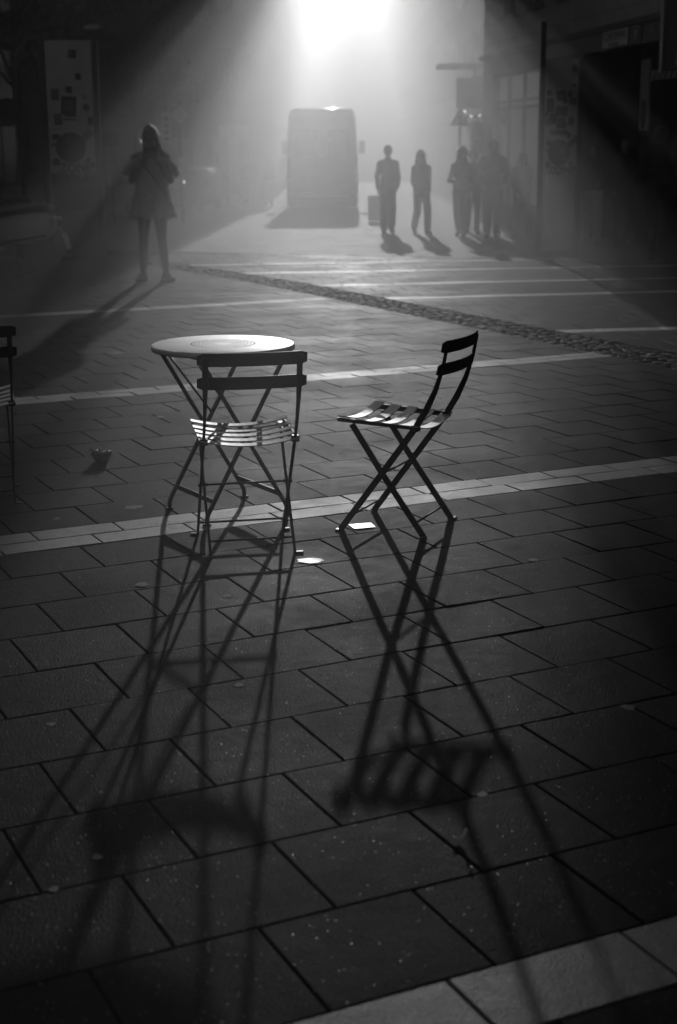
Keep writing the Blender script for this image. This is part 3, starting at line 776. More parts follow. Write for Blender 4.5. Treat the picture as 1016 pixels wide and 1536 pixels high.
def stride(a=.0, b=.0, lift=.0):
    """walking legs: L forward by a, R back by a"""
    return dict(kneeL=(-.09, .5 * a + .06, .49), ankL=(-.09, a - .02, .085), toeL=(-.11, a + .17, .03), kneeR=(.09, -.35 * a + .07, .48), ankR=(.09, -a - .04, .11 + lift), toeR=(.11, -a + .13, .03),
                elL=(-.21, -.14, 1.15), wrL=(-.20, -.07, .89), elR=(.21, .05, 1.12), wrR=(.185, .19, .92))
GP = "people walking along the street"
pockets = dict(elL=(-.27, -.06, 1.15), wrL=(-.20, .10, .98), elR=(.27, -.06, 1.15), wrR=(.20, .10, .98))
person("dark figure walking away down the sunny street, right beside the van", (1.05, 31.3), (.1, 1), 1.74, dict(stride(.22, lift=.05), hipL=(-.07, 0, .9), hipR=(.07, 0, .9)), M_DARKCLOTH, M_DARKCLOTH, M_HAIR_D, M_SKIN_D, group=GP, topkind='coat', legw=1.3)
person("person with shining hair, dark coat and pale wide trousers, next to the dark walker", (1.72, 31.0), (.25, -1), 1.62, dict(stride(.2, lift=.03), head=(.02, .02, 1.62)), M_DARKCLOTH, M_PALECLOTH, M_HAIR, M_SKIN, M_SHOE_L, 'long', group=GP, topkind='coat', legw=1.25, rim=True)
person("person in dark jacket with glowing hair outline, beside the tall man under the hanging board", (2.42, 29.6), (-.3, -1), 1.66, dict(stride(.18, lift=.02), wrR=(.12, .22, 1.1), elR=(.25, .0, 1.12)), M_GREYCLOTH, M_DARKCLOTH, M_HAIR, M_SKIN, None, 'long', group=GP, legw=1.2, rim=True)
person("tall man in bulky dark jacket and grey trousers under the hanging signboard", (2.96, 29.0), (-.1, -1), 1.80, dict(pockets, **{k_: v_ for k_, v_ in stride(.06).items() if k_[:2] in ('kn', 'an', 'to')}), M_DARKCLOTH, M_GREYCLOTH, M_HAIR_D, M_SKIN, None, 'short', 1.15, group=GP, legw=1.2)
person("long-haired woman in black mid stride left of the sticker covered pylon", (3.50, 28.9), (.25, -1), 1.58, stride(.26, lift=.03), M_DARKCLOTH, M_DARKCLOTH, M_HAIR_D, M_SKIN, None, 'long', group=GP, legw=1.2)
person("dark-haired person half hidden behind the tall man in the bulky jacket", (2.78, 31.2), (0, -1), 1.62, stride(.1), M_DARKCLOTH, M_DARKCLOTH, M_HAIR_D, M_SKIN, None, 'curly', group=GP)
person("woman in pale wide trousers coming out of the garage entrance", (4.45, 26.6), (-.15, -1), 1.68, dict(stride(.14), wrL=(-.12, .16, 1.08)), M_GREYCLOTH, M_PALECLOTH, M_HAIR_D, M_SKIN, M_SHOE_L, 'long', group=GP, legw=1.35)
person("bearded man in dark clothes walking in the garage entrance below the oval sign", (4.92, 26.2), (-.2, -1), 1.76, stride(.16, lift=.02), M_DARKCLOTH, M_DARKCLOTH, M_HAIR_D, M_SKIN, None, 'short', 1.05, group=GP)
person("figure in black coat at the right edge with a sunlit sleeve", (4.44, 21.1), (.35, 1), 1.80, dict(stride(.2, lift=.08), wrL=(-.20, .12, 1.02)), M_DARKCLOTH, M_DARKCLOTH, M_HAIR_D, M_SKIN_D, None, 'short', 1.12, group=GP, topkind='coat')
person("person in dark trousers left of the van far down the street", (-2.95, 53.0), (0, -1), 1.72, stride(.1), M_GREYCLOTH, M_DARKCLOTH, M_HAIR_D, M_SKIN, group=GP)
person("person in pale trousers left of the van far down the street", (-2.35, 53.0), (.1, -1), 1.66, stride(.16), M_GREYCLOTH, M_PALECLOTH, M_HAIR_D, M_SKIN, None, 'long', group=GP)

# ---------------------------------------------------------------- motor scooters
def wheel(name, parent, c, r, w_, mt, mr, axis='Y'):
    bm = bmesh.new(); k = w_ / 2
    lathe(bm, [(r * .62, -k * .8), (r * .9, -k), (r, -k * .45), (r, k * .45), (r * .9, k), (r * .62, k * .8)], 32, axis, c)
    t = link(name, bm, M_RUBBER, parent)
    bm = bmesh.new(); lathe(bm, [(.02, -k * .6), (r * .60, -k * .78), (r * .63, -k * .7), (r * .63, k * .7), (r * .60, k * .78), (.02, k * .6)], 24, axis, c); link("rim", bm, mr, t)
    return t

def scooter(label, loc, rz, paint, panel):
    """local +x = forwards"""
    t = thing("motor_scooter", label, "scooter", (loc[0], loc[1], gz(loc[1])), rz, "parked motor scooters")
    wheel("wheel", t, (-.62, 0, .225), .225, .12, M_RUBBER, M_CHROME); wheel("wheel", t, (.66, 0, .225), .225, .11, M_RUBBER, M_CHROME)
    bm = bmesh.new()                          # rear cowl, rounded cheeks both sides
    rs = []
    for x, zc, hw, hh in ((-.86, .66, .07, .05), (-.82, .63, .13, .10), (-.70, .60, .20, .17), (-.52, .575, .225, .20), (-.32, .56, .205, .19), (-.14, .54, .16, .17), (-.04, .50, .12, .16)):
        rs.append([Vector((x, hw * math.copysign(abs(math.cos(a)) ** .75, math.cos(a)), zc + hh * math.copysign(abs(math.sin(a)) ** .8, math.sin(a)))) for a in [2 * math.pi * j / 24 for j in range(24)]])
    loft(bm, rs); bmesh.ops.recalc_face_normals(bm, faces=bm.faces[:]); body = link("body", bm, paint, t)
    bm = bmesh.new()
    for s in (-1, 1): tube(bm, [(-.75, s * .185, .50), (-.5, s * .222, .46), (-.2, s * .19, .42)], .012, 8)
    link("body_trim", bm, panel, body)
    bm = bmesh.new(); rs = []                 # leg shield and tunnel
    for x, z0, z1, hw in ((.56, .38, 1.0, .05), (.52, .34, .98, .2), (.46, .30, .92, .22), (.42, .28, .86, .2)):
        rs.append([Vector((x + (z1 - .4) * -.12, -hw, z1)), Vector((x + (z1 - .4) * -.12, hw, z1)), Vector((x, hw * .8, z0)), Vector((x, -hw * .8, z0))])
    loft(bm, rs); boxmm(bm, (-.1, -.17, .26), (.46, .17, .33), bev=.02)
    bmesh.ops.recalc_face_normals(bm, faces=bm.faces[:]); link("leg_shield", bm, paint, t)
    bm = bmesh.new(); tube(bm, [(.66, 0, .26), (.55, 0, .62), (.47, 0, .98)], [.03, .035, .04], 12); link("steering_column", bm, paint, t)
    bm = bmesh.new(); rs = []
    for x, hw, h_ in ((-.55, .11, .05), (.0, .12, .06), (.5, .1, .02)): pass
    ball(bm, (.66, 0, .35), (.2, .085, .14)); link("front_mudguard", bm, paint, t)
    bm = bmesh.new(); tube(bm, [(.40, -.34, 1.0), (.44, -.2, 1.03), (.46, 0, 1.04), (.44, .2, 1.03), (.40, .34, 1.0)], [.018, .016, .03, .016, .018], 10); ball(bm, (.49, 0, 1.03), (.08, .1, .075)); link("handlebar", bm, panel, t)
    bm = bmesh.new(); lathe(bm, [(.02, .03), (.06, .035), (.065, 0), (.03, -.02)], 20, 'X', (.54, 0, 1.04)); link("headlight", bm, M_CHROME, t)
    for s in (-1, 1):
        bm = bmesh.new(); tube(bm, [(.42, s * .22, 1.03), (.40, s * .3, 1.2)], .006, 6); ball(bm, (.40, s * .31, 1.24), (.012, .055, .045)); link("mirror", bm, M_BLACK, t)
    bm = bmesh.new(); rs = []                 # seat
    for x, zc, hw, hh in ((-.80, .80, .09, .03), (-.74, .82, .14, .055), (-.5, .81, .155, .065), (-.25, .775, .14, .06), (-.05, .755, .11, .05), (-.01, .74, .07, .03)):
        rs.append([Vector((x, hw * math.cos(a), zc + hh * math.sin(a))) for a in [2 * math.pi * j / 20 for j in range(20)]])
    loft(bm, rs); bmesh.ops.recalc_face_normals(bm, faces=bm.faces[:]); link("seat", bm, M_BLACK, t)
    bm = bmesh.new(); ball(bm, (-.855, 0, .665), (.035, .075, .06)); link("tail_light", bm, M_LENS, t)
    for s in (-1, 1):
        bm = bmesh.new(); ball(bm, (-.80, s * .14, .66), (.035, .03, .04)); link("turn_signal", bm, M_CHROME, t)
    bm = bmesh.new(); bar(bm, [(-.86, 0, .56), (-.93, 0, .40), (-.95, 0, .30)], [(.16, .012)] * 3, (0, 1, 0)); link("rear_mudguard", bm, M_BLACK, t)
    bm = bmesh.new(); box(bm, (-.945, 0, .42), (.006, .18, .2), Matrix.Rotation(R(18), 3, 'Y'), bev=.002); link("number_plate", bm, M_SHEET, t)
    bm = bmesh.new(); boxmm(bm, (-.72, -.12, .20), (-.28, .0, .40), bev=.04); tube(bm, [(-.45, -.17, .26), (-.86, -.19, .30)], .05, 14); link("engine", bm, M_BLACK, t)
    bm = bmesh.new()
    for s in (-1, 1): tube(bm, [(-.30, s * .06, .26), (-.33, s * .12, .12), (-.33, s * .155, .012), (-.38, s * .18, .012)], .012, 8)
    tube(bm, [(-.33, -.14, .06), (-.33, .14, .06)], .009, 6); link("kick_stand", bm, M_BLACK, t)
    return t
scooter("white motor scooter on its stand at the left edge by the tall pylon", (-4.28, 18.95), R(172), M_WHITEPAINT, M_BLACK)
scooter("grey motor scooter parked behind the white one at the left edge", (-5.75, 25.0), R(176), M_GREYPAINT, M_BLACK)

# ---------------------------------------------------------------- cars and van
def car(label, loc, rz, paint, L=4.3, W=1.76, H=1.45, lit=False, group="cars parked across the road"):
    t = thing("parked_car", label, "car", (loc[0], loc[1], gz(loc[1]) - .035), rz, group)
    a = L / 2
    for x in (-a * .62, a * .62):
        for s in (-1, 1): wheel("wheel", t, (x, s * (W / 2 - .11), .31), .31, .2, M_RUBBER, M_CHROME)
    bm = bmesh.new(); rs = []
    for x, zt, hw in ((-a, .55, .62), (-a + .06, .80, .74), (-a + .5, .90, .84), (-.6, .93, .88), (.6, .92, .88), (a - .9, .88, .86), (a - .3, .76, .8), (a - .05, .62, .70), (a, .5, .6)):
        s = W / 1.76; hw *= s; zt *= H / 1.45
        rs.append([Vector((x, -hw * .93, .22)), Vector((x, -hw, .4)), Vector((x, -hw * .99, zt - .1)), Vector((x, -hw * .9, zt)), Vector((x, hw * .9, zt)), Vector((x, hw * .99, zt - .1)), Vector((x, hw, .4)), Vector((x, hw * .93, .22))])
    loft(bm, rs); bmesh.ops.recalc_face_normals(bm, faces=bm.faces[:]); body = link("body", bm, paint, t)
    bm = bmesh.new(); rs = []
    for x, z, hw in ((-a + .45, .90, .72), (-a + .95, H - .06, .60), (-.1, H, .60), (.35, H - .03, .60), (1.15, .91, .72)):
        hw *= W / 1.76
        rs.append([Vector((x, -hw - .06, .88 * H / 1.45)), Vector((x, -hw, z)), Vector((x, hw, z)), Vector((x, hw + .06, .88 * H / 1.45))])
    loft(bm, rs); bmesh.ops.recalc_face_normals(bm, faces=bm.faces[:]); gl = link("windows", bm, M_CARGLASS, t)
    bm = bmesh.new(); boxmm(bm, (-a + .95, -.57 * W / 1.76, H - .035), (.4, .57 * W / 1.76, H + .015), bev=.02); link("roof", bm, paint, t)
    bm = bmesh.new()
    for s in (-1, 1):
        for x0, x1 in ((.4, 1.12), (-a + .92, -a + .5)): tube(bm, [(x0, s * .585 * W / 1.76, H - .02), (x1, s * .74 * W / 1.76, .91)], .03, 8)
        tube(bm, [(-.15, s * .6 * W / 1.76, H - .02), (-.2, s * .79 * W / 1.76, .9)], .03, 8)
    link("pillars", bm, paint, gl)
    for s in (-1, 1):
        bm = bmesh.new(); ball(bm, (a - .07, s * .58, .62 * H / 1.45), (.05, .07, .05)); link("headlight", bm, M_GLOW if (lit and s == 1) else M_CHROME, t)
        bm = bmesh.new(); ball(bm, (-a + .06, s * .62, .74), (.05, .12, .09)); link("tail_light", bm, M_LENS, t)
        bm = bmesh.new(); ball(bm, (.85, s * (W / 2 + .08), .95), (.06, .1, .07)); link("mirror", bm, paint, t)
    bm = bmesh.new(); box(bm, (a + .005, 0, .45), (.02, .52, .11)); box(bm, (-a - .005, 0, .6), (.02, .52, .11)); link("number_plate", bm, M_SHEET, t)
    bm = bmesh.new(); boxmm(bm, (-a - .03, -.7, .26), (-a + .12, .7, .44), bev=.03); boxmm(bm, (a - .12, -.66, .24), (a + .03, .66, .40), bev=.03); link("bumper", bm, M_BLACK, t)
    return t
M_SILVER = mat("silver_paint", .30, .28, coat=.5, var=.05)
car("silver hatchback parked across the road, seen below the ZONE sign", (-7.2, 43.0), R(28), M_SILVER)
car("dark car with bright roof edge parked behind the woman in the dress", (-4.8, 47.5), R(-97), M_GREYPAINT, 4.8, 1.95, 2.25, lit=True)
car("dim grey car parked at the corner left of the tall pale column", (-4.9, 54.0), R(5), M_GREYPAINT)

def van(label, loc):
    t = thing("delivery_van", label, "van", (loc[0], loc[1], gz(loc[1]) - .035), 0)
    L, W, H = 6.2, 2.0, 2.78
    def sec(y, top, hw, bot=.14):
        r = .22; pts = []
        for (x, z) in ((-hw, bot), (-hw * 1.01, .9), (-hw * .99, 1.5), (-hw * .93, top - r), (-hw * .86, top - .05), (-hw * .7, top), (hw * .7, top), (hw * .86, top - .05), (hw * .93, top - r), (hw * .99, 1.5), (hw * 1.01, .9), (hw, bot)): pts.append(Vector((x, y, z)))
        return pts
    bm = bmesh.new()
    loft(bm, [sec(0, H - .10, .93), sec(.06, H - .02, .98), sec(.3, H, 1.0), sec(3.9, H, 1.0), sec(4.4, H - .12, 1.0), sec(5.0, 1.75, .99), sec(5.2, 1.32, .98), sec(6.0, 1.1, .94), sec(6.2, .9, .85)])
    bmesh.ops.recalc_face_normals(bm, faces=bm.faces[:]); body = link("body", bm, M_VAN, t)
    for s in (-1, 1):
        bm = bmesh.new(); boxmm(bm, (s * .06, -.02, .55), (s * .86, .0, H - .28), bev=.02); d = link("rear_door", bm, M_VAN, body)
        bm = bmesh.new(); boxmm(bm, (s * .14, -.034, 1.45), (s * .76, -.021, 2.2), bev=.01); link("window", bm, M_CARGLASS, d)
        bm = bmesh.new(); boxmm(bm, (s * .87, -.05, .85), (s * .97, .03, 1.45), bev=.015); link("tail_light", bm, M_LENS, t)
        bm = bmesh.new(); tube(bm, [(s * .99, 4.85, 1.55), (s * 1.12, 4.8, 1.62)], .02, 6); boxmm(bm, (s * 1.08, 4.72, 1.5), (s * 1.26, 4.86, 1.88), bev=.03); link("mirror", bm, M_BLACK, t)
        for y in (1.2, 5.2): wheel("wheel", t, (s * .86, y, .34), .34, .24, M_RUBBER, M_CHROME, 'X')
    t.scale = (1.17, 1.0, 1.15)
    bm = bmesh.new(); boxmm(bm, (-.96, -.12, .26), (.96, .06, .46), bev=.03); link("bumper", bm, M_BLACK, t)
    bm = bmesh.new(); boxmm(bm, (-.78, -.136, .33), (.78, -.121, .42)); link("bumper_strip", bm, M_SIGNW, t)
    bm = bmesh.new(); boxmm(bm, (-.70, -.034, .92), (-.15, -.022, 1.03)); link("number_plate", bm, M_SIGNW, t)
    bm = bmesh.new(); boxmm(bm, (-.66, -.02, H - .11), (.66, .05, H - .055), bev=.01); link("roof_edge_trim", bm, M_WHITEPAINT, t)
    return t
van("white delivery van almost lost in the sun glare in the middle of the street", (-.46, 50.0))

# ---------------------------------------------------------------- buildings
def wall_thing(name, label, cat, group=None, loc=(0, 0, 0), rz=0): return thing(name, label, cat, loc, rz, group)

def house(label, x0, x1, y0, y1, h, m, side=None, group="buildings lining the street", roofh=1.6, storey=3.2, front=True, base_mat=None):
    """block x0..x1, y0..y1 with a pitched roof; windows on the face towards the square (y0) and on the street side"""
    zb = gz((y0 + y1) / 2) - .3
    t = thing("building", label, "building", ((x0 + x1) / 2, y0, zb), 0, group)
    cx = (x0 + x1) / 2; W = x1 - x0; D = y1 - y0; H = h - zb
    bm = bmesh.new(); boxmm(bm, (-W / 2, 0, 0), (W / 2, D, H)); link("wall", bm, m, t)
    bm = bmesh.new(); boxmm(bm, (-W / 2 - .25, -.25, H + .003), (W / 2 + .25, D + .25, H + .28), bev=.05); link("cornice", bm, M_STUCCO2, t)
    if roofh:
        bm = bmesh.new()
        a = [bm.verts.new(p) for p in ((-W / 2, 0, H + .283), (W / 2, 0, H + .283), (W / 2, D, H + .283), (-W / 2, D, H + .283))]
        ins = min(W, D) * .3
        b = [bm.verts.new(p) for p in ((-W / 2 + ins, ins, H + .283 + roofh), (W / 2 - ins, ins, H + .283 + roofh), (W / 2 - ins, D - ins, H + .283 + roofh), (-W / 2 + ins, D - ins, H + .283 + roofh))]
        bm.faces.new(a[::-1]); bm.faces.new(b)
        for i in range(4): bm.faces.new((a[i], a[(i + 1) % 4], b[(i + 1) % 4], b[i]))
        r = link("roof", bm, M_ROOF, t)
        bm = bmesh.new(); boxmm(bm, (-W * .2, D * .3, H + .4), (-W * .2 + .8, D * .3 + .6, H + roofh + 1.2)); link("chimney", bm, M_STUCCO, r)
    n = 0
    faces = []
    if front: faces.append(('f', W))
    if side: faces.append((side, D))
    for fc, ln in faces:
        k = int(ln // 2.6)
        for fl in range(int((H - 1.0) // storey)):
            for i in range(k):
                if n >= 90: break
                c = -ln / 2 + (i + .5) * ln / k; z0 = .95 + fl * storey
                ww, hh = 1.15, 1.75 if fl else 2.1
                bm = bmesh.new()
                def bx_(a0, a1, zz0, zz1, d0, d1):
                    if fc == 'f': boxmm(bm, (a0, -d1, zz0), (a1, -d0, zz1))
                    elif fc == 'r': boxmm(bm, (W / 2 + d0, a0 + D / 2, zz0), (W / 2 + d1, a1 + D / 2, zz1))
                    else: boxmm(bm, (-W / 2 - d1, a0 + D / 2, zz0), (-W / 2 - d0, a1 + D / 2, zz1))
                bx_(c - ww / 2 - .1, c - ww / 2, z0 - .05, z0 + hh + .1, .002, .07); bx_(c + ww / 2, c + ww / 2 + .1, z0 - .05, z0 + hh + .1, .002, .07)
                bx_(c - ww / 2, c + ww / 2, z0 + hh, z0 + hh + .1, .002, .07); bx_(c - ww / 2 - .15, c + ww / 2 + .15, z0 - .13, z0 - .052, .002, .12); bx_(c - .03, c + .03, z0, z0 + hh, .02, .05)
                wf = link("window", bm, M_FRAME, t)
                bm = bmesh.new(); bx_(c - ww / 2, c + ww / 2, z0 - .05, z0 + hh, .003, .018); link("pane", bm, M_WIN, wf); n += 1
    return t

house("dark corner building on the left behind the parked cars", -17.5, -2.45, 60, 84, 13.2, M_STUCCO, 'r')
house("dark building further left behind the trees", -34, -18.0, 57, 76, 13.0, M_STUCCO, None)
house("second building on the left side of the street, lost in glare", -20, -2.6, 84.6, 157, 13.0, M_STUCCO2, 'r', front=False)
house("pale building in the glare at the right corner of the side street", 4.75, 17, 44.5, 72, 13.0, M_STUCCO2, 'l')
house("second building on the right side of the street, lost in glare", 4.9, 19, 72.6, 157, 13.2, M_STUCCO, 'l', front=False)
house("building closing the end of the street under the sun", -24, 24, 160, 170, 12.6, M_STUCCO, None, roofh=1.0)

# corner building with the garage entrance, on the right
FA, FB = Vector((3.66, 36.5, 0)), Vector((5.24, 24.6, 0)); fd = (FB - FA).normalized(); FANG = math.atan2(fd.y, fd.x)
SC = 1.06
FZ = gz(30) - .15
gb = thing("corner_building", "stone faced corner building with a garage entrance, signs and small upper windows", "building", (FA.x, FA.y, 0), FANG)
# local: x along facade towards the camera, outward normal is local -y (towards the street)
def fz(z): return 1.565 + (z - 1.565) * SC
zc_, zb_ = fz(3.40), fz(3.03)
S0, S1, SE = 7.05 * SC, 13.2 * SC, 20.0
bm = bmesh.new()                              # upper wall with window openings
wins = [(1.02, 2.02), (3.08, 4.15), (5.3, 6.3), (8.0, 9.0), (10.2, 11.2), (12.4, 13.4), (14.6, 15.6)]
wins = [(a * SC, b * SC) for a, b in wins]; wz0, wz1 = fz(4.13), fz(5.5)
def wl(a, b, z0, z1, d=.35): boxmm(bm, (a, 0, z0), (b, d, z1))
wl(-.9, SE, zc_, wz0); x_ = -.9
for a, b in wins: wl(x_, a, wz0 + .0, wz1); x_ = b
wl(x_, SE, wz0, wz1); wl(-.9, SE, wz1, 11.5)
boxmm(bm, (-.9, .35, FZ), (-.55, 9.5, 11.5))   # flank wall on the side street
boxmm(bm, (SE - .35, .35, FZ), (SE, 9.5, 11.5))
bmesh.ops.remove_doubles(bm, verts=bm.verts[:], dist=1e-5)
link("wall", bm, M_STONE, gb)
bm = bmesh.new(); boxmm(bm, (-.55, .35, zc_ + .3), (SE - .35, 9.5, zc_ + .45)); boxmm(bm, (-1.1, -.2, 11.503), (SE + .2, 9.7, 11.75)); link("roof", bm, M_ROOF, gb)
for a, b in wins:
    bm = bmesh.new()
    for (p, q, z0, z1) in ((a, a + .07, wz0, wz1), (b - .07, b, wz0, wz1), (a + .07, b - .07, wz0, wz0 + .07), (a + .07, b - .07, wz1 - .07, wz1)): boxmm(bm, (p + .001, .14, z0 + .001), (q - .001, .2, z1 - .001))
    boxmm(bm, (a - .08, -.06, wz0 - .07), (b + .08, -.003, wz0 - .003)); f = link("window", bm, M_FRAME, gb)
    bm = bmesh.new(); boxmm(bm, (a + .07, .16, wz0 + .07), (b - .07, .175, wz1 - .07)); link("pane", bm, M_WIN, f)
bm = bmesh.new(); boxmm(bm, (-.95, -.12, zc_ - .085), (SE, -.003, zc_ + .02), bev=.01); link("cornice", bm, M_STUCCO2, gb)
bm = bmesh.new(); wl(-.9, .12, FZ, zc_ - .003, .3); wl(4.25 * SC, 4.6 * SC, FZ, zb_, .3); wl(S1, SE, FZ, zc_ - .003, .3); wl(S0 - .45, S0, FZ, zb_, .3); wl(4.25 * SC, S0, zb_ + .003, zc_ - .09, .3); wl(.12, 4.25 * SC, fz(2.98), zc_ - .003, .3); wl(.12, 4.25 * SC, FZ, .15, .3)
link("ground_floor_wall", bm, M_STUCCO, gb)
bm = bmesh.new()                              # shop window grid
for s in (.12, 1.35, 2.7, 4.25 * SC - .08): boxmm(bm, (s, .06, .15), (s + .08, .14, fz(2.98)))
for z in (.153, fz(2.22), fz(2.36), fz(2.9)): boxmm(bm, (.2, .07, z), (4.25 * SC - .08, .13, z + .06))
sw = link("shop_window", bm, M_FRAME, gb)
bm = bmesh.new(); boxmm(bm, (.2, .09, .2), (4.25 * SC - .08, .10, fz(2.9))); link("pane", bm, M_WIN, sw)
bm = bmesh.new(); boxmm(bm, (4.6 * SC, .08, FZ), (S0 - .45, .12, zb_)); link("side_door", bm, M_FRAME, gb)
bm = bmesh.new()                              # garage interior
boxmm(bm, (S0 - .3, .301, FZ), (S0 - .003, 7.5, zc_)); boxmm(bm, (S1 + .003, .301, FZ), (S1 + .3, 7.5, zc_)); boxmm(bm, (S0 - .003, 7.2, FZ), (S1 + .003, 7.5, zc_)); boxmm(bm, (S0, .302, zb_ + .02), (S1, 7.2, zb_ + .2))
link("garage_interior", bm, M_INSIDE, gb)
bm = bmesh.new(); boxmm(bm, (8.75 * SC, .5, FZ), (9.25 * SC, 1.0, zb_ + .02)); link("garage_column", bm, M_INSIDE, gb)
bm = bmesh.new(); boxmm(bm, (5.0 * SC, -.10, zb_), (S1 + .3, -.003, zc_ - .09), bev=.008); fascia = link("fascia", bm, M_SIGND, gb)
bm = bmesh.new(); boxmm(bm, (5.0 * SC, -.125, zb_ - .02), (S1 + .3, -.101, zb_ + .012)); link("fascia_edge", bm, M_STUCCO2, fascia)
def ftext(body, s, z, size, m, sx=1.0, y=-.105, bold=0.0, parent=fascia, name="lettering"):
    return text_mesh(name, body, size, m, parent, Matrix.Translation((s * SC, y, z)) @ Matrix.Rotation(R(90), 4, 'X'), sx=sx, bold=bold)
mid = (zb_ + zc_ - .09) / 2
ftext("– Ausfahrt", 6.7, mid + .02, .11, M_PANEL, 1.2)
bm = bmesh.new(); boxmm(bm, (8.40 * SC, -.118, zb_ + .02), (9.68 * SC, -.102, zc_ - .10)); sg = link("sign_panel", bm, M_SIGNW, fascia)
ftext("CONTIPARK", 9.04, mid + .045, .155, M_SIGND, 1.42, -.120, .003, sg); ftext("Parkgarage", 9.0, mid - .085, .075, M_SIGND, 1.6, -.120, 0, sg)
bm = bmesh.new(); boxmm(bm, (8.46 * SC, -.1205, mid - .028), (9.62 * SC, -.119, mid - .018)); link("sign_rule", bm, M_SIGND, sg)
bm = bmesh.new(); boxmm(bm, (9.84 * SC, -.116, zb_ + .03), (10.34 * SC, -.102, zc_ - .11)); sg2 = link("sign_panel", bm, M_STICK, fascia)
ftext("P", 10.1, mid - .02, .22, M_SIGNW, 1.3, -.118, .004, sg2)
bm = bmesh.new(); bar(bm, [(9.95 * SC, -.118, mid + .10), (10.1 * SC, -.118, mid + .135), (10.25 * SC, -.118, mid + .10)], [(.004, .012)] * 3, (0, 1, 0)); link("roof_mark", bm, M_SIGNW, sg2)
ftext("Mo", 10.85, mid + .01, .13, M_PANEL, 1.3)
bm = bmesh.new()                              # height bar with hatching
boxmm(bm, (9.82 * SC, .25, fz(2.48)), (12.6 * SC, .29, fz(2.64)))
hb = tag(link("height_bar", bm, M_SIGND), "dark height bar with pale slanting stripes hanging in the garage entrance", "height bar")
hb.location = gb.location; hb.rotation_euler = gb.rotation_euler
bm = bmesh.new()
for i in range(11):
    s = (9.88 + i * .25) * SC; a = [bm.verts.new(p) for p in ((s, .246, fz(2.485)), (s + .12, .246, fz(2.485)), (s + .22, .246, fz(2.635)), (s + .10, .246, fz(2.635)))]; bm.faces.new(a)
bmesh.ops.solidify(bm, geom=bm.faces[:], thickness=.002); link("warning_stripes", bm, M_SIGNW, hb)
bm = bmesh.new()
for s in (10.2, 12.2): tube(bm, [(s * SC, .27, fz(2.64)), (s * SC, .27, zb_ + .02)], .008, 6)
link("hanger", bm, M_SIGND, hb)
bm = bmesh.new(); boxmm(bm, (8.80 * SC, .46, fz(1.72)), (9.22 * SC, .497, fz(2.85)), bev=.004)
vsn = tag(link("oval_sign", bm, M_PANEL), "tall narrow pale sign with dark oval on the column in the garage entrance", "sign")
vsn.location = gb.location; vsn.rotation_euler = gb.rotation_euler
bm = bmesh.new(); lathe(bm, [(.10, .0), (.15, .0), (.15, .004), (.10, .004)], 28, 'Y', (0, 0, 0))
bmesh.ops.transform(bm, matrix=Matrix.Translation((9.01 * SC, .455, fz(1.98))) @ Matrix.Diagonal((1, 1, 1.7, 1)), verts=bm.verts[:]); link("oval_mark", bm, M_SIGND, vsn)

# slatted bridge-like baffle, added out of view to shade the air over the viewer
fb = thing("shade_baffle", "unseen slatted baffle added high over the street to shade the air", "shade_baffle", (0, 38.0, 0), 0)
TS = math.tan(R(SUN_EL)); zd = (40.4 + 8) * TS
bm = bmesh.new(); boxmm(bm, (-11, 0, zd), (9.5, 2.4, zd + .4), bev=.03); link("deck", bm, M_STUCCO, fb)
bm = bmesh.new(); boxmm(bm, (-11, .1, zd + .403), (9.5, .22, 10.6)); boxmm(bm, (-11, 2.18, zd + .403), (9.5, 2.3, 10.6)); link("side_wall", bm, M_STUCCO2, fb)
bm = bmesh.new(); boxmm(bm, (-11.2, -.2, 10.603), (9.6, 2.6, 10.9), bev=.03); link("roof", bm, M_ROOF, fb)
bm = bmesh.new(); boxmm(bm, (-11.2, .2, -.5), (-10.2, 2.2, zd - .003)); link("pier", bm, M_STUCCO2, fb)
bm = bmesh.new(); rnd = random.Random(11)
kx = [-3.7, -2.4, -2.3, -2.0, -1.9, -1.3, -1.0, -.9, 0, .5, .7, 1, 1.5, 2, 2.5, 3.8]; kl = [11.2, 11.2, 6.6, 6.6, 11.2, 11.2, 8, 1.8, 1.8, 1.8, 3, 6, 9, 11, 11.2, 11.2]
for i in range(94):                            # slats of uneven length, longer towards the sides
    X_ = -3.7 + i * .08
    j = max(k_ for k_ in range(len(kx) - 1) if kx[k_] <= X_ + 1e-6); f_ = (X_ - kx[j]) / (kx[j + 1] - kx[j]); hi_ = kl[j] + (kl[j + 1] - kl[j]) * f_
    if abs(X_ + .04 - .12) < .13: hi_ = 1.8 - 9.8 * max(0.0, 1 - (abs(X_ + .04 - .12) / .13) ** 2)
    lo_ = max(1.75, .55 * hi_) if hi_ > 1.79 else hi_ - 1.5; ld = lo_ + (hi_ - lo_) * ((i * .618034) % 1.0)
    boxmm(bm, (X_, 2.2, (40.3 - ld) * TS), (X_ + .079, 2.3, zd - .002))
boxmm(bm, (-11, 2.2, 5.2), (-3.703, 2.3, zd - .002)); boxmm(bm, (3.823, 2.2, 5.2), (9.5, 2.3, zd - .002))
link("slat_screen", bm, M_FRAME, fb)

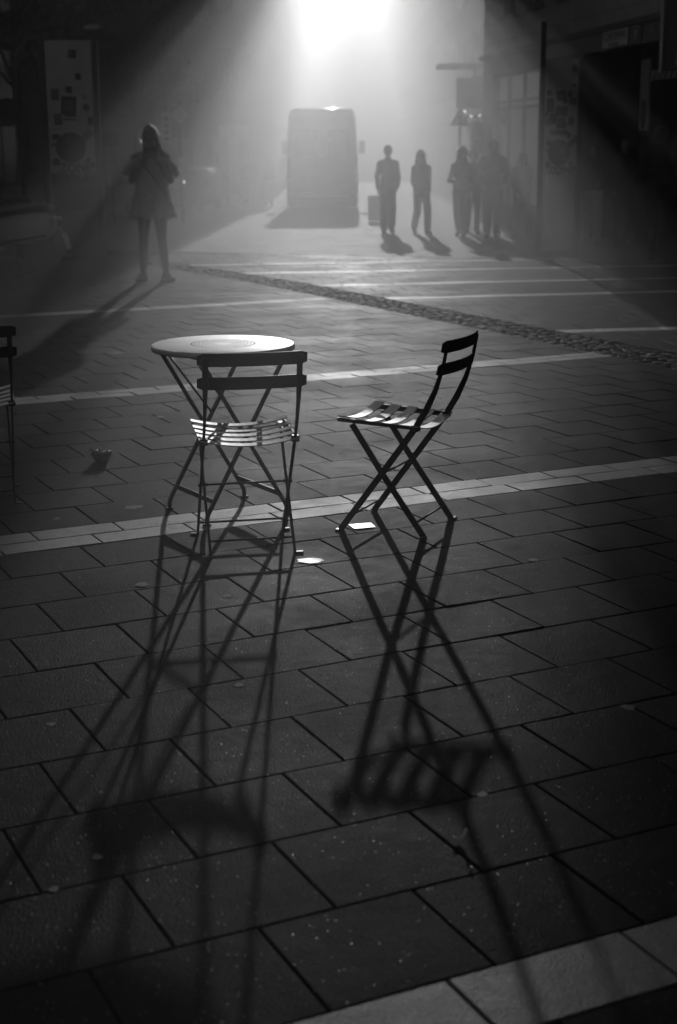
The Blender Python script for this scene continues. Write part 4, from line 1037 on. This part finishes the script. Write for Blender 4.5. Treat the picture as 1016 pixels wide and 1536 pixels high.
# hanging dark sign near the right edge
hs = thing("hanging_sign", "dark hanging sign with pale text lines at the right edge", "sign", (3.62, 15.0, 2.22), 0)
bm = bmesh.new(); boxmm(bm, (-.47, -.06, 0), (.9, .06, 1.1), bev=.01); link("panel", bm, M_SIGND, hs)
bm = bmesh.new(); boxmm(bm, (-.50, -.07, -.02), (-.471, .07, 1.12)); link("edge_strip", bm, M_POST, hs)
text_mesh("lettering", "N", .12, M_STICK2, hs, Matrix.Translation((-.39, -.062, .32)) @ Matrix.Rotation(R(90), 4, 'X'))
bm = bmesh.new()
for z in (.048, .082, .118): boxmm(bm, (-.36, -.064, z), (.2, -.061, z + .016))
link("text_lines", bm, M_SIGNW, hs)
bm = bmesh.new(); boxmm(bm, (.9, -.05, -2.25), (1.02, .05, 1.3), bev=.01); link("post", bm, M_POST, hs)

# signboard on a bracket and flat canopy at the far corner
hb2 = thing("hanging_signboard", "blank pale signboard hanging over the heads of the walking people", "signboard", (3.76, 42.2, 2.45))
bm = bmesh.new(); boxmm(bm, (-.50, -.05, 0), (.50, .05, .80), bev=.01); link("board", bm, M_SHEET, hb2)
bm = bmesh.new(); tube(bm, [(0, 0, .8), (0, 0, 1.02)], .03, 8); tube(bm, [(0, 0, 1.0), (.25, 2.35, 1.0)], .03, 8); link("bracket", bm, M_POST, hb2)
cn = thing("canopy", "flat entrance canopy jutting out at the glaring far corner", "canopy", (3.7, 44.5, 3.55))
bm = bmesh.new(); boxmm(bm, (-.85, -1.4, 0), (1.2, -.003, .12), bev=.02); link("roof_slab", bm, M_STUCCO2, cn)
bm = bmesh.new(); tube(bm, [(.5, -1.2, .1), (.5, -.01, 1.1)], .015, 6); tube(bm, [(1.0, -1.2, .1), (1.0, -.01, 1.1)], .015, 6); link("tie_rod", bm, M_POST, cn)

# ---------------------------------------------------------------- signs, street lamp, glints, posts
def pole(bm, x, y, z0, z1, r): tube(bm, [(x, y, z0), (x, y, z1)], r, 10)
def sign_post(name, label, cat, x, y, h, group=None):
    z = gz(y) - .035; t = thing(name, label, cat, (x, y, z), 0, group)
    bm = bmesh.new(); pole(bm, 0, 0, 0, h - z, .035); link("pole", bm, M_POST, t); return t, z
t, z = sign_post("diamond_sign", "pale diamond traffic sign on a thin post behind the woman", "traffic sign", -3.83, 38, 2.6, "traffic signs along the road")
bm = bmesh.new(); box(bm, (0, -.05, 2.243 - z), (.31, .012, .31), Matrix.Rotation(R(45), 3, 'Y'), bev=.004); p = link("plate", bm, M_SIGNW, t)
bm = bmesh.new(); box(bm, (0, -.058, 2.243 - z), (.22, .004, .22), Matrix.Rotation(R(45), 3, 'Y')); link("plate_centre", bm, M_SHEET, p)
bm = bmesh.new(); box(bm, (.02, -.05, 1.15 - z), (.16, .02, .14), bev=.004); link("small_plate", bm, M_SHEET, t)
t, z = sign_post("parking_sign", "tall narrow sign plate on a post over the woman's shoulder", "traffic sign", -4.4, 40, 2.5, "traffic signs along the road")
bm = bmesh.new(); boxmm(bm, (-.1, -.06, 1.95 - z), (.12, -.04, 2.35 - z)); boxmm(bm, (-.1, -.06, 1.56 - z), (.12, -.04, 1.93 - z)); p = link("plate", bm, M_SHEET, t)
bm = bmesh.new()
for k_ in range(4): boxmm(bm, (-.05, -.064, 1.62 + .17 * k_ - z), (.07, -.061, 1.72 + .17 * k_ - z))
link("plate_marks", bm, M_STICK, p)
t, z = sign_post("plate_sign", "small rectangular sign plate between the pylon and the woman", "traffic sign", -5.54, 38, 1.9, "traffic signs along the road")
bm = bmesh.new(); boxmm(bm, (-.19, -.06, 1.51 - z), (.2, -.04, 1.86 - z)); p = link("plate", bm, M_STICK2, t)
bm = bmesh.new(); boxmm(bm, (-.16, -.064, 1.67 - z), (.17, -.061, 1.70 - z)); link("plate_marks", bm, M_SIGND, p)
t, z = sign_post("warning_sign", "triangular traffic sign on a post above the shining haired walker", "traffic sign", 3.04, 38, 2.25, "traffic signs along the road")
bm = bmesh.new(); lathe(bm, [(.001, 0), (.30, 0), (.30, .012), (.001, .012)], 3, 'Y'); bmesh.ops.rotate(bm, verts=bm.verts[:], cent=(0, 0, 0), matrix=Matrix.Rotation(R(-90), 3, 'Y')); bmesh.ops.translate(bm, verts=bm.verts[:], vec=(0, -.06, 2.08 - z)); p = link("plate", bm, M_SIGNW, t)
for f in p.data.polygons: f.use_smooth = False
bm = bmesh.new(); boxmm(bm, (-.03, -.068, 2.0 - z), (.03, -.062, 2.15 - z)); link("plate_marks", bm, M_STICK, p)
t, z = sign_post("round_sign", "post with two round traffic signs stacked above the tall man", "traffic sign", 3.50, 38, 2.05, "traffic signs along the road")
for zz in (1.86, 1.45):
    bm = bmesh.new(); boxmm(bm, (-.2, -.06, zz - .22 - z), (.2, -.045, zz + .2 - z)); p = link("plate", bm, M_SHEET, t)
    bm = bmesh.new(); lathe(bm, [(.11, 0), (.165, 0), (.165, .004), (.11, .004)], 28, 'Y', (0, -.066, zz - z)); link("ring_mark", bm, M_STICK, p)
t = thing("glint_balls", "row of three small glowing balls standing for glints below the hanging signboard", "glints", (3.5, 40, 2.15))
bm = bmesh.new(); boxmm(bm, (-.3, .05, .0), (.35, .09, .05)); link("rail", bm, M_POST, t)
bm = bmesh.new(); boxmm(bm, (.3, .05, -2.55), (.36, .09, 0)); link("post", bm, M_POST, t)
for x, zz in ((-.18, .17), (-.01, .04), (.21, .06)):
    bm = bmesh.new(); ball(bm, (x, 0, zz), .028, 12); link("lamp", bm, M_GLOW, t)  # glowing ball stands in for a bright glint
t = thing("street_lamp", "street lamp with flat pale head above the left pylon", "street lamp", (-5.6, 27.5, gz(27.5)))
bm = bmesh.new(); tube(bm, [(0, 0, 0), (0, 0, 3.2), (.15, 0, 3.62), (.9, 0, 3.72)], [.06, .05, .04, .03], 10); link("pole", bm, M_POST, t)
bm = bmesh.new(); ball(bm, (1.35, 0, 3.70), (.17, .09, .05)); link("lamp_head", bm, M_PANEL, t)
t = thing("pale_column", "tall pale advertising column at the street corner left of the van", "advertising column", (-3.38, 50.5, gz(50) - .035))
bm = bmesh.new(); boxmm(bm, (-.16, -.16, .12), (.16, .16, 2.7), bev=.04); link("shaft", bm, M_SHEET, t)
bm = bmesh.new(); boxmm(bm, (-.2, -.2, 0), (.2, .2, .119), bev=.02); link("base", bm, M_POST, t)
bm = bmesh.new()
for k_ in range(7): boxmm(bm, (-.11, -.165, .5 + .1 * k_), (.11, -.161, .55 + .1 * k_))
boxmm(bm, (-.1, -.165, 2.3), (.1, -.161, 2.5)); link("notice", bm, M_STICK2, t)
t = thing("leaning_board", "pale board leaning between the dark walker and the van", "board", (1.02, 38.0, gz(38) - .035))
bm = bmesh.new(); box(bm, (-.05, 0, .33), (.38, .03, .62), Matrix.Rotation(R(-10), 3, 'X'), bev=.01); link("board", bm, M_SIGNW, t)
bm = bmesh.new(); box(bm, (-.05, .2, .32), (.36, .03, .60), Matrix.Rotation(R(14), 3, 'X'), bev=.01); link("rear_board", bm, M_SHEET, t)

# ---------------------------------------------------------------- trees on the left
def tree(label, x, y, h, cr, cz, n, seed):
    rnd = random.Random(seed); t = thing("street_tree", label, "tree", (x, y, gz(y) - .05), 0, "street trees on the left")
    bm = bmesh.new(); tips = []
    tube(bm, [(0, 0, 0), (.06, .03, h * .2), (-.04, .05, h * .42), (.05, 0, h * .7), (0, 0, h * .9)], [.24, .18, .15, .09, .03], 10)
    for i in range(11):
        a = i * 2.4 + rnd.uniform(-.3, .3); z = h * rnd.uniform(.32, .75); r = cr * rnd.uniform(.55, .9)
        p1 = Vector((r * .5 * math.cos(a), r * .5 * math.sin(a), z + r * .35)); p2 = Vector((r * math.cos(a), r * math.sin(a), z + r * rnd.uniform(.3, .8)))
        tube(bm, [(0, 0, z), p1, p2], [.07, .045, .015], 6); tips += [p1, p2, (p1 + p2) / 2]
        for j in range(2):
            q = p1.lerp(p2, rnd.random()); e = q + Vector((rnd.gauss(0, .6), rnd.gauss(0, .6), rnd.uniform(-.2, .8))); tube(bm, [q, e], [.02, .006], 5); tips.append(e)
    link("trunk", bm, M_BARK, t, True)
    bm = bmesh.new()
    clumps = [Vector(p) + Vector((rnd.gauss(0, .4), rnd.gauss(0, .4), rnd.gauss(0, .3))) for p in tips]
    for i in range(n):
        c = rnd.choice(clumps); p = c + Vector((rnd.gauss(0, .5), rnd.gauss(0, .5), rnd.gauss(0, .38)))
        s = rnd.uniform(.06, .13); q = Matrix.Rotation(rnd.uniform(0, 6.28), 3, 'Z') @ Matrix.Rotation(rnd.uniform(-1.2, 1.2), 3, 'X')
        vs_ = [bm.verts.new(p + q @ Vector(k_) * s) for k_ in ((-.4, 0, 0), (0, -.9, .1), (.4, 0, 0), (0, .9, .1))]; bm.faces.new(vs_)
    link("crown", bm, M_LEAF, t)
tree("street tree above the left pylon, nearest the road", -8.2, 33, 8.5, 3.0, 5, 6500, 1)
tree("street tree at the far left behind the parked scooters", -12.5, 36, 9.5, 3.4, 6, 6500, 2)
tree("street tree behind the street lamp, beside the parked cars", -9.0, 44, 10.0, 3.4, 6, 6500, 3)
tree("street tree at the corner of the dark building on the left", -6.6, 51, 8.5, 2.4, 6, 5000, 4)

# ---------------------------------------------------------------- haze: air volume added in place of lens glare
bm = bmesh.new(); boxmm(bm, (-59.5, -10, -2.0), (59.5, 174, 16.4))
m = bpy.data.materials.new("haze"); m.use_nodes = True; t = m.node_tree
t.nodes.remove(t.nodes['Principled BSDF'])
pv = t.nodes.new('ShaderNodeVolumePrincipled'); pv.inputs['Color'].default_value = (1, 1, 1, 1)
pv.inputs['Density'].default_value = .0225; pv.inputs['Anisotropy'].default_value = .7
t.links.new(pv.outputs[0], t.nodes['Material Output'].inputs['Volume'])
hz = struct(link("haze", bm, m), 'stuff')
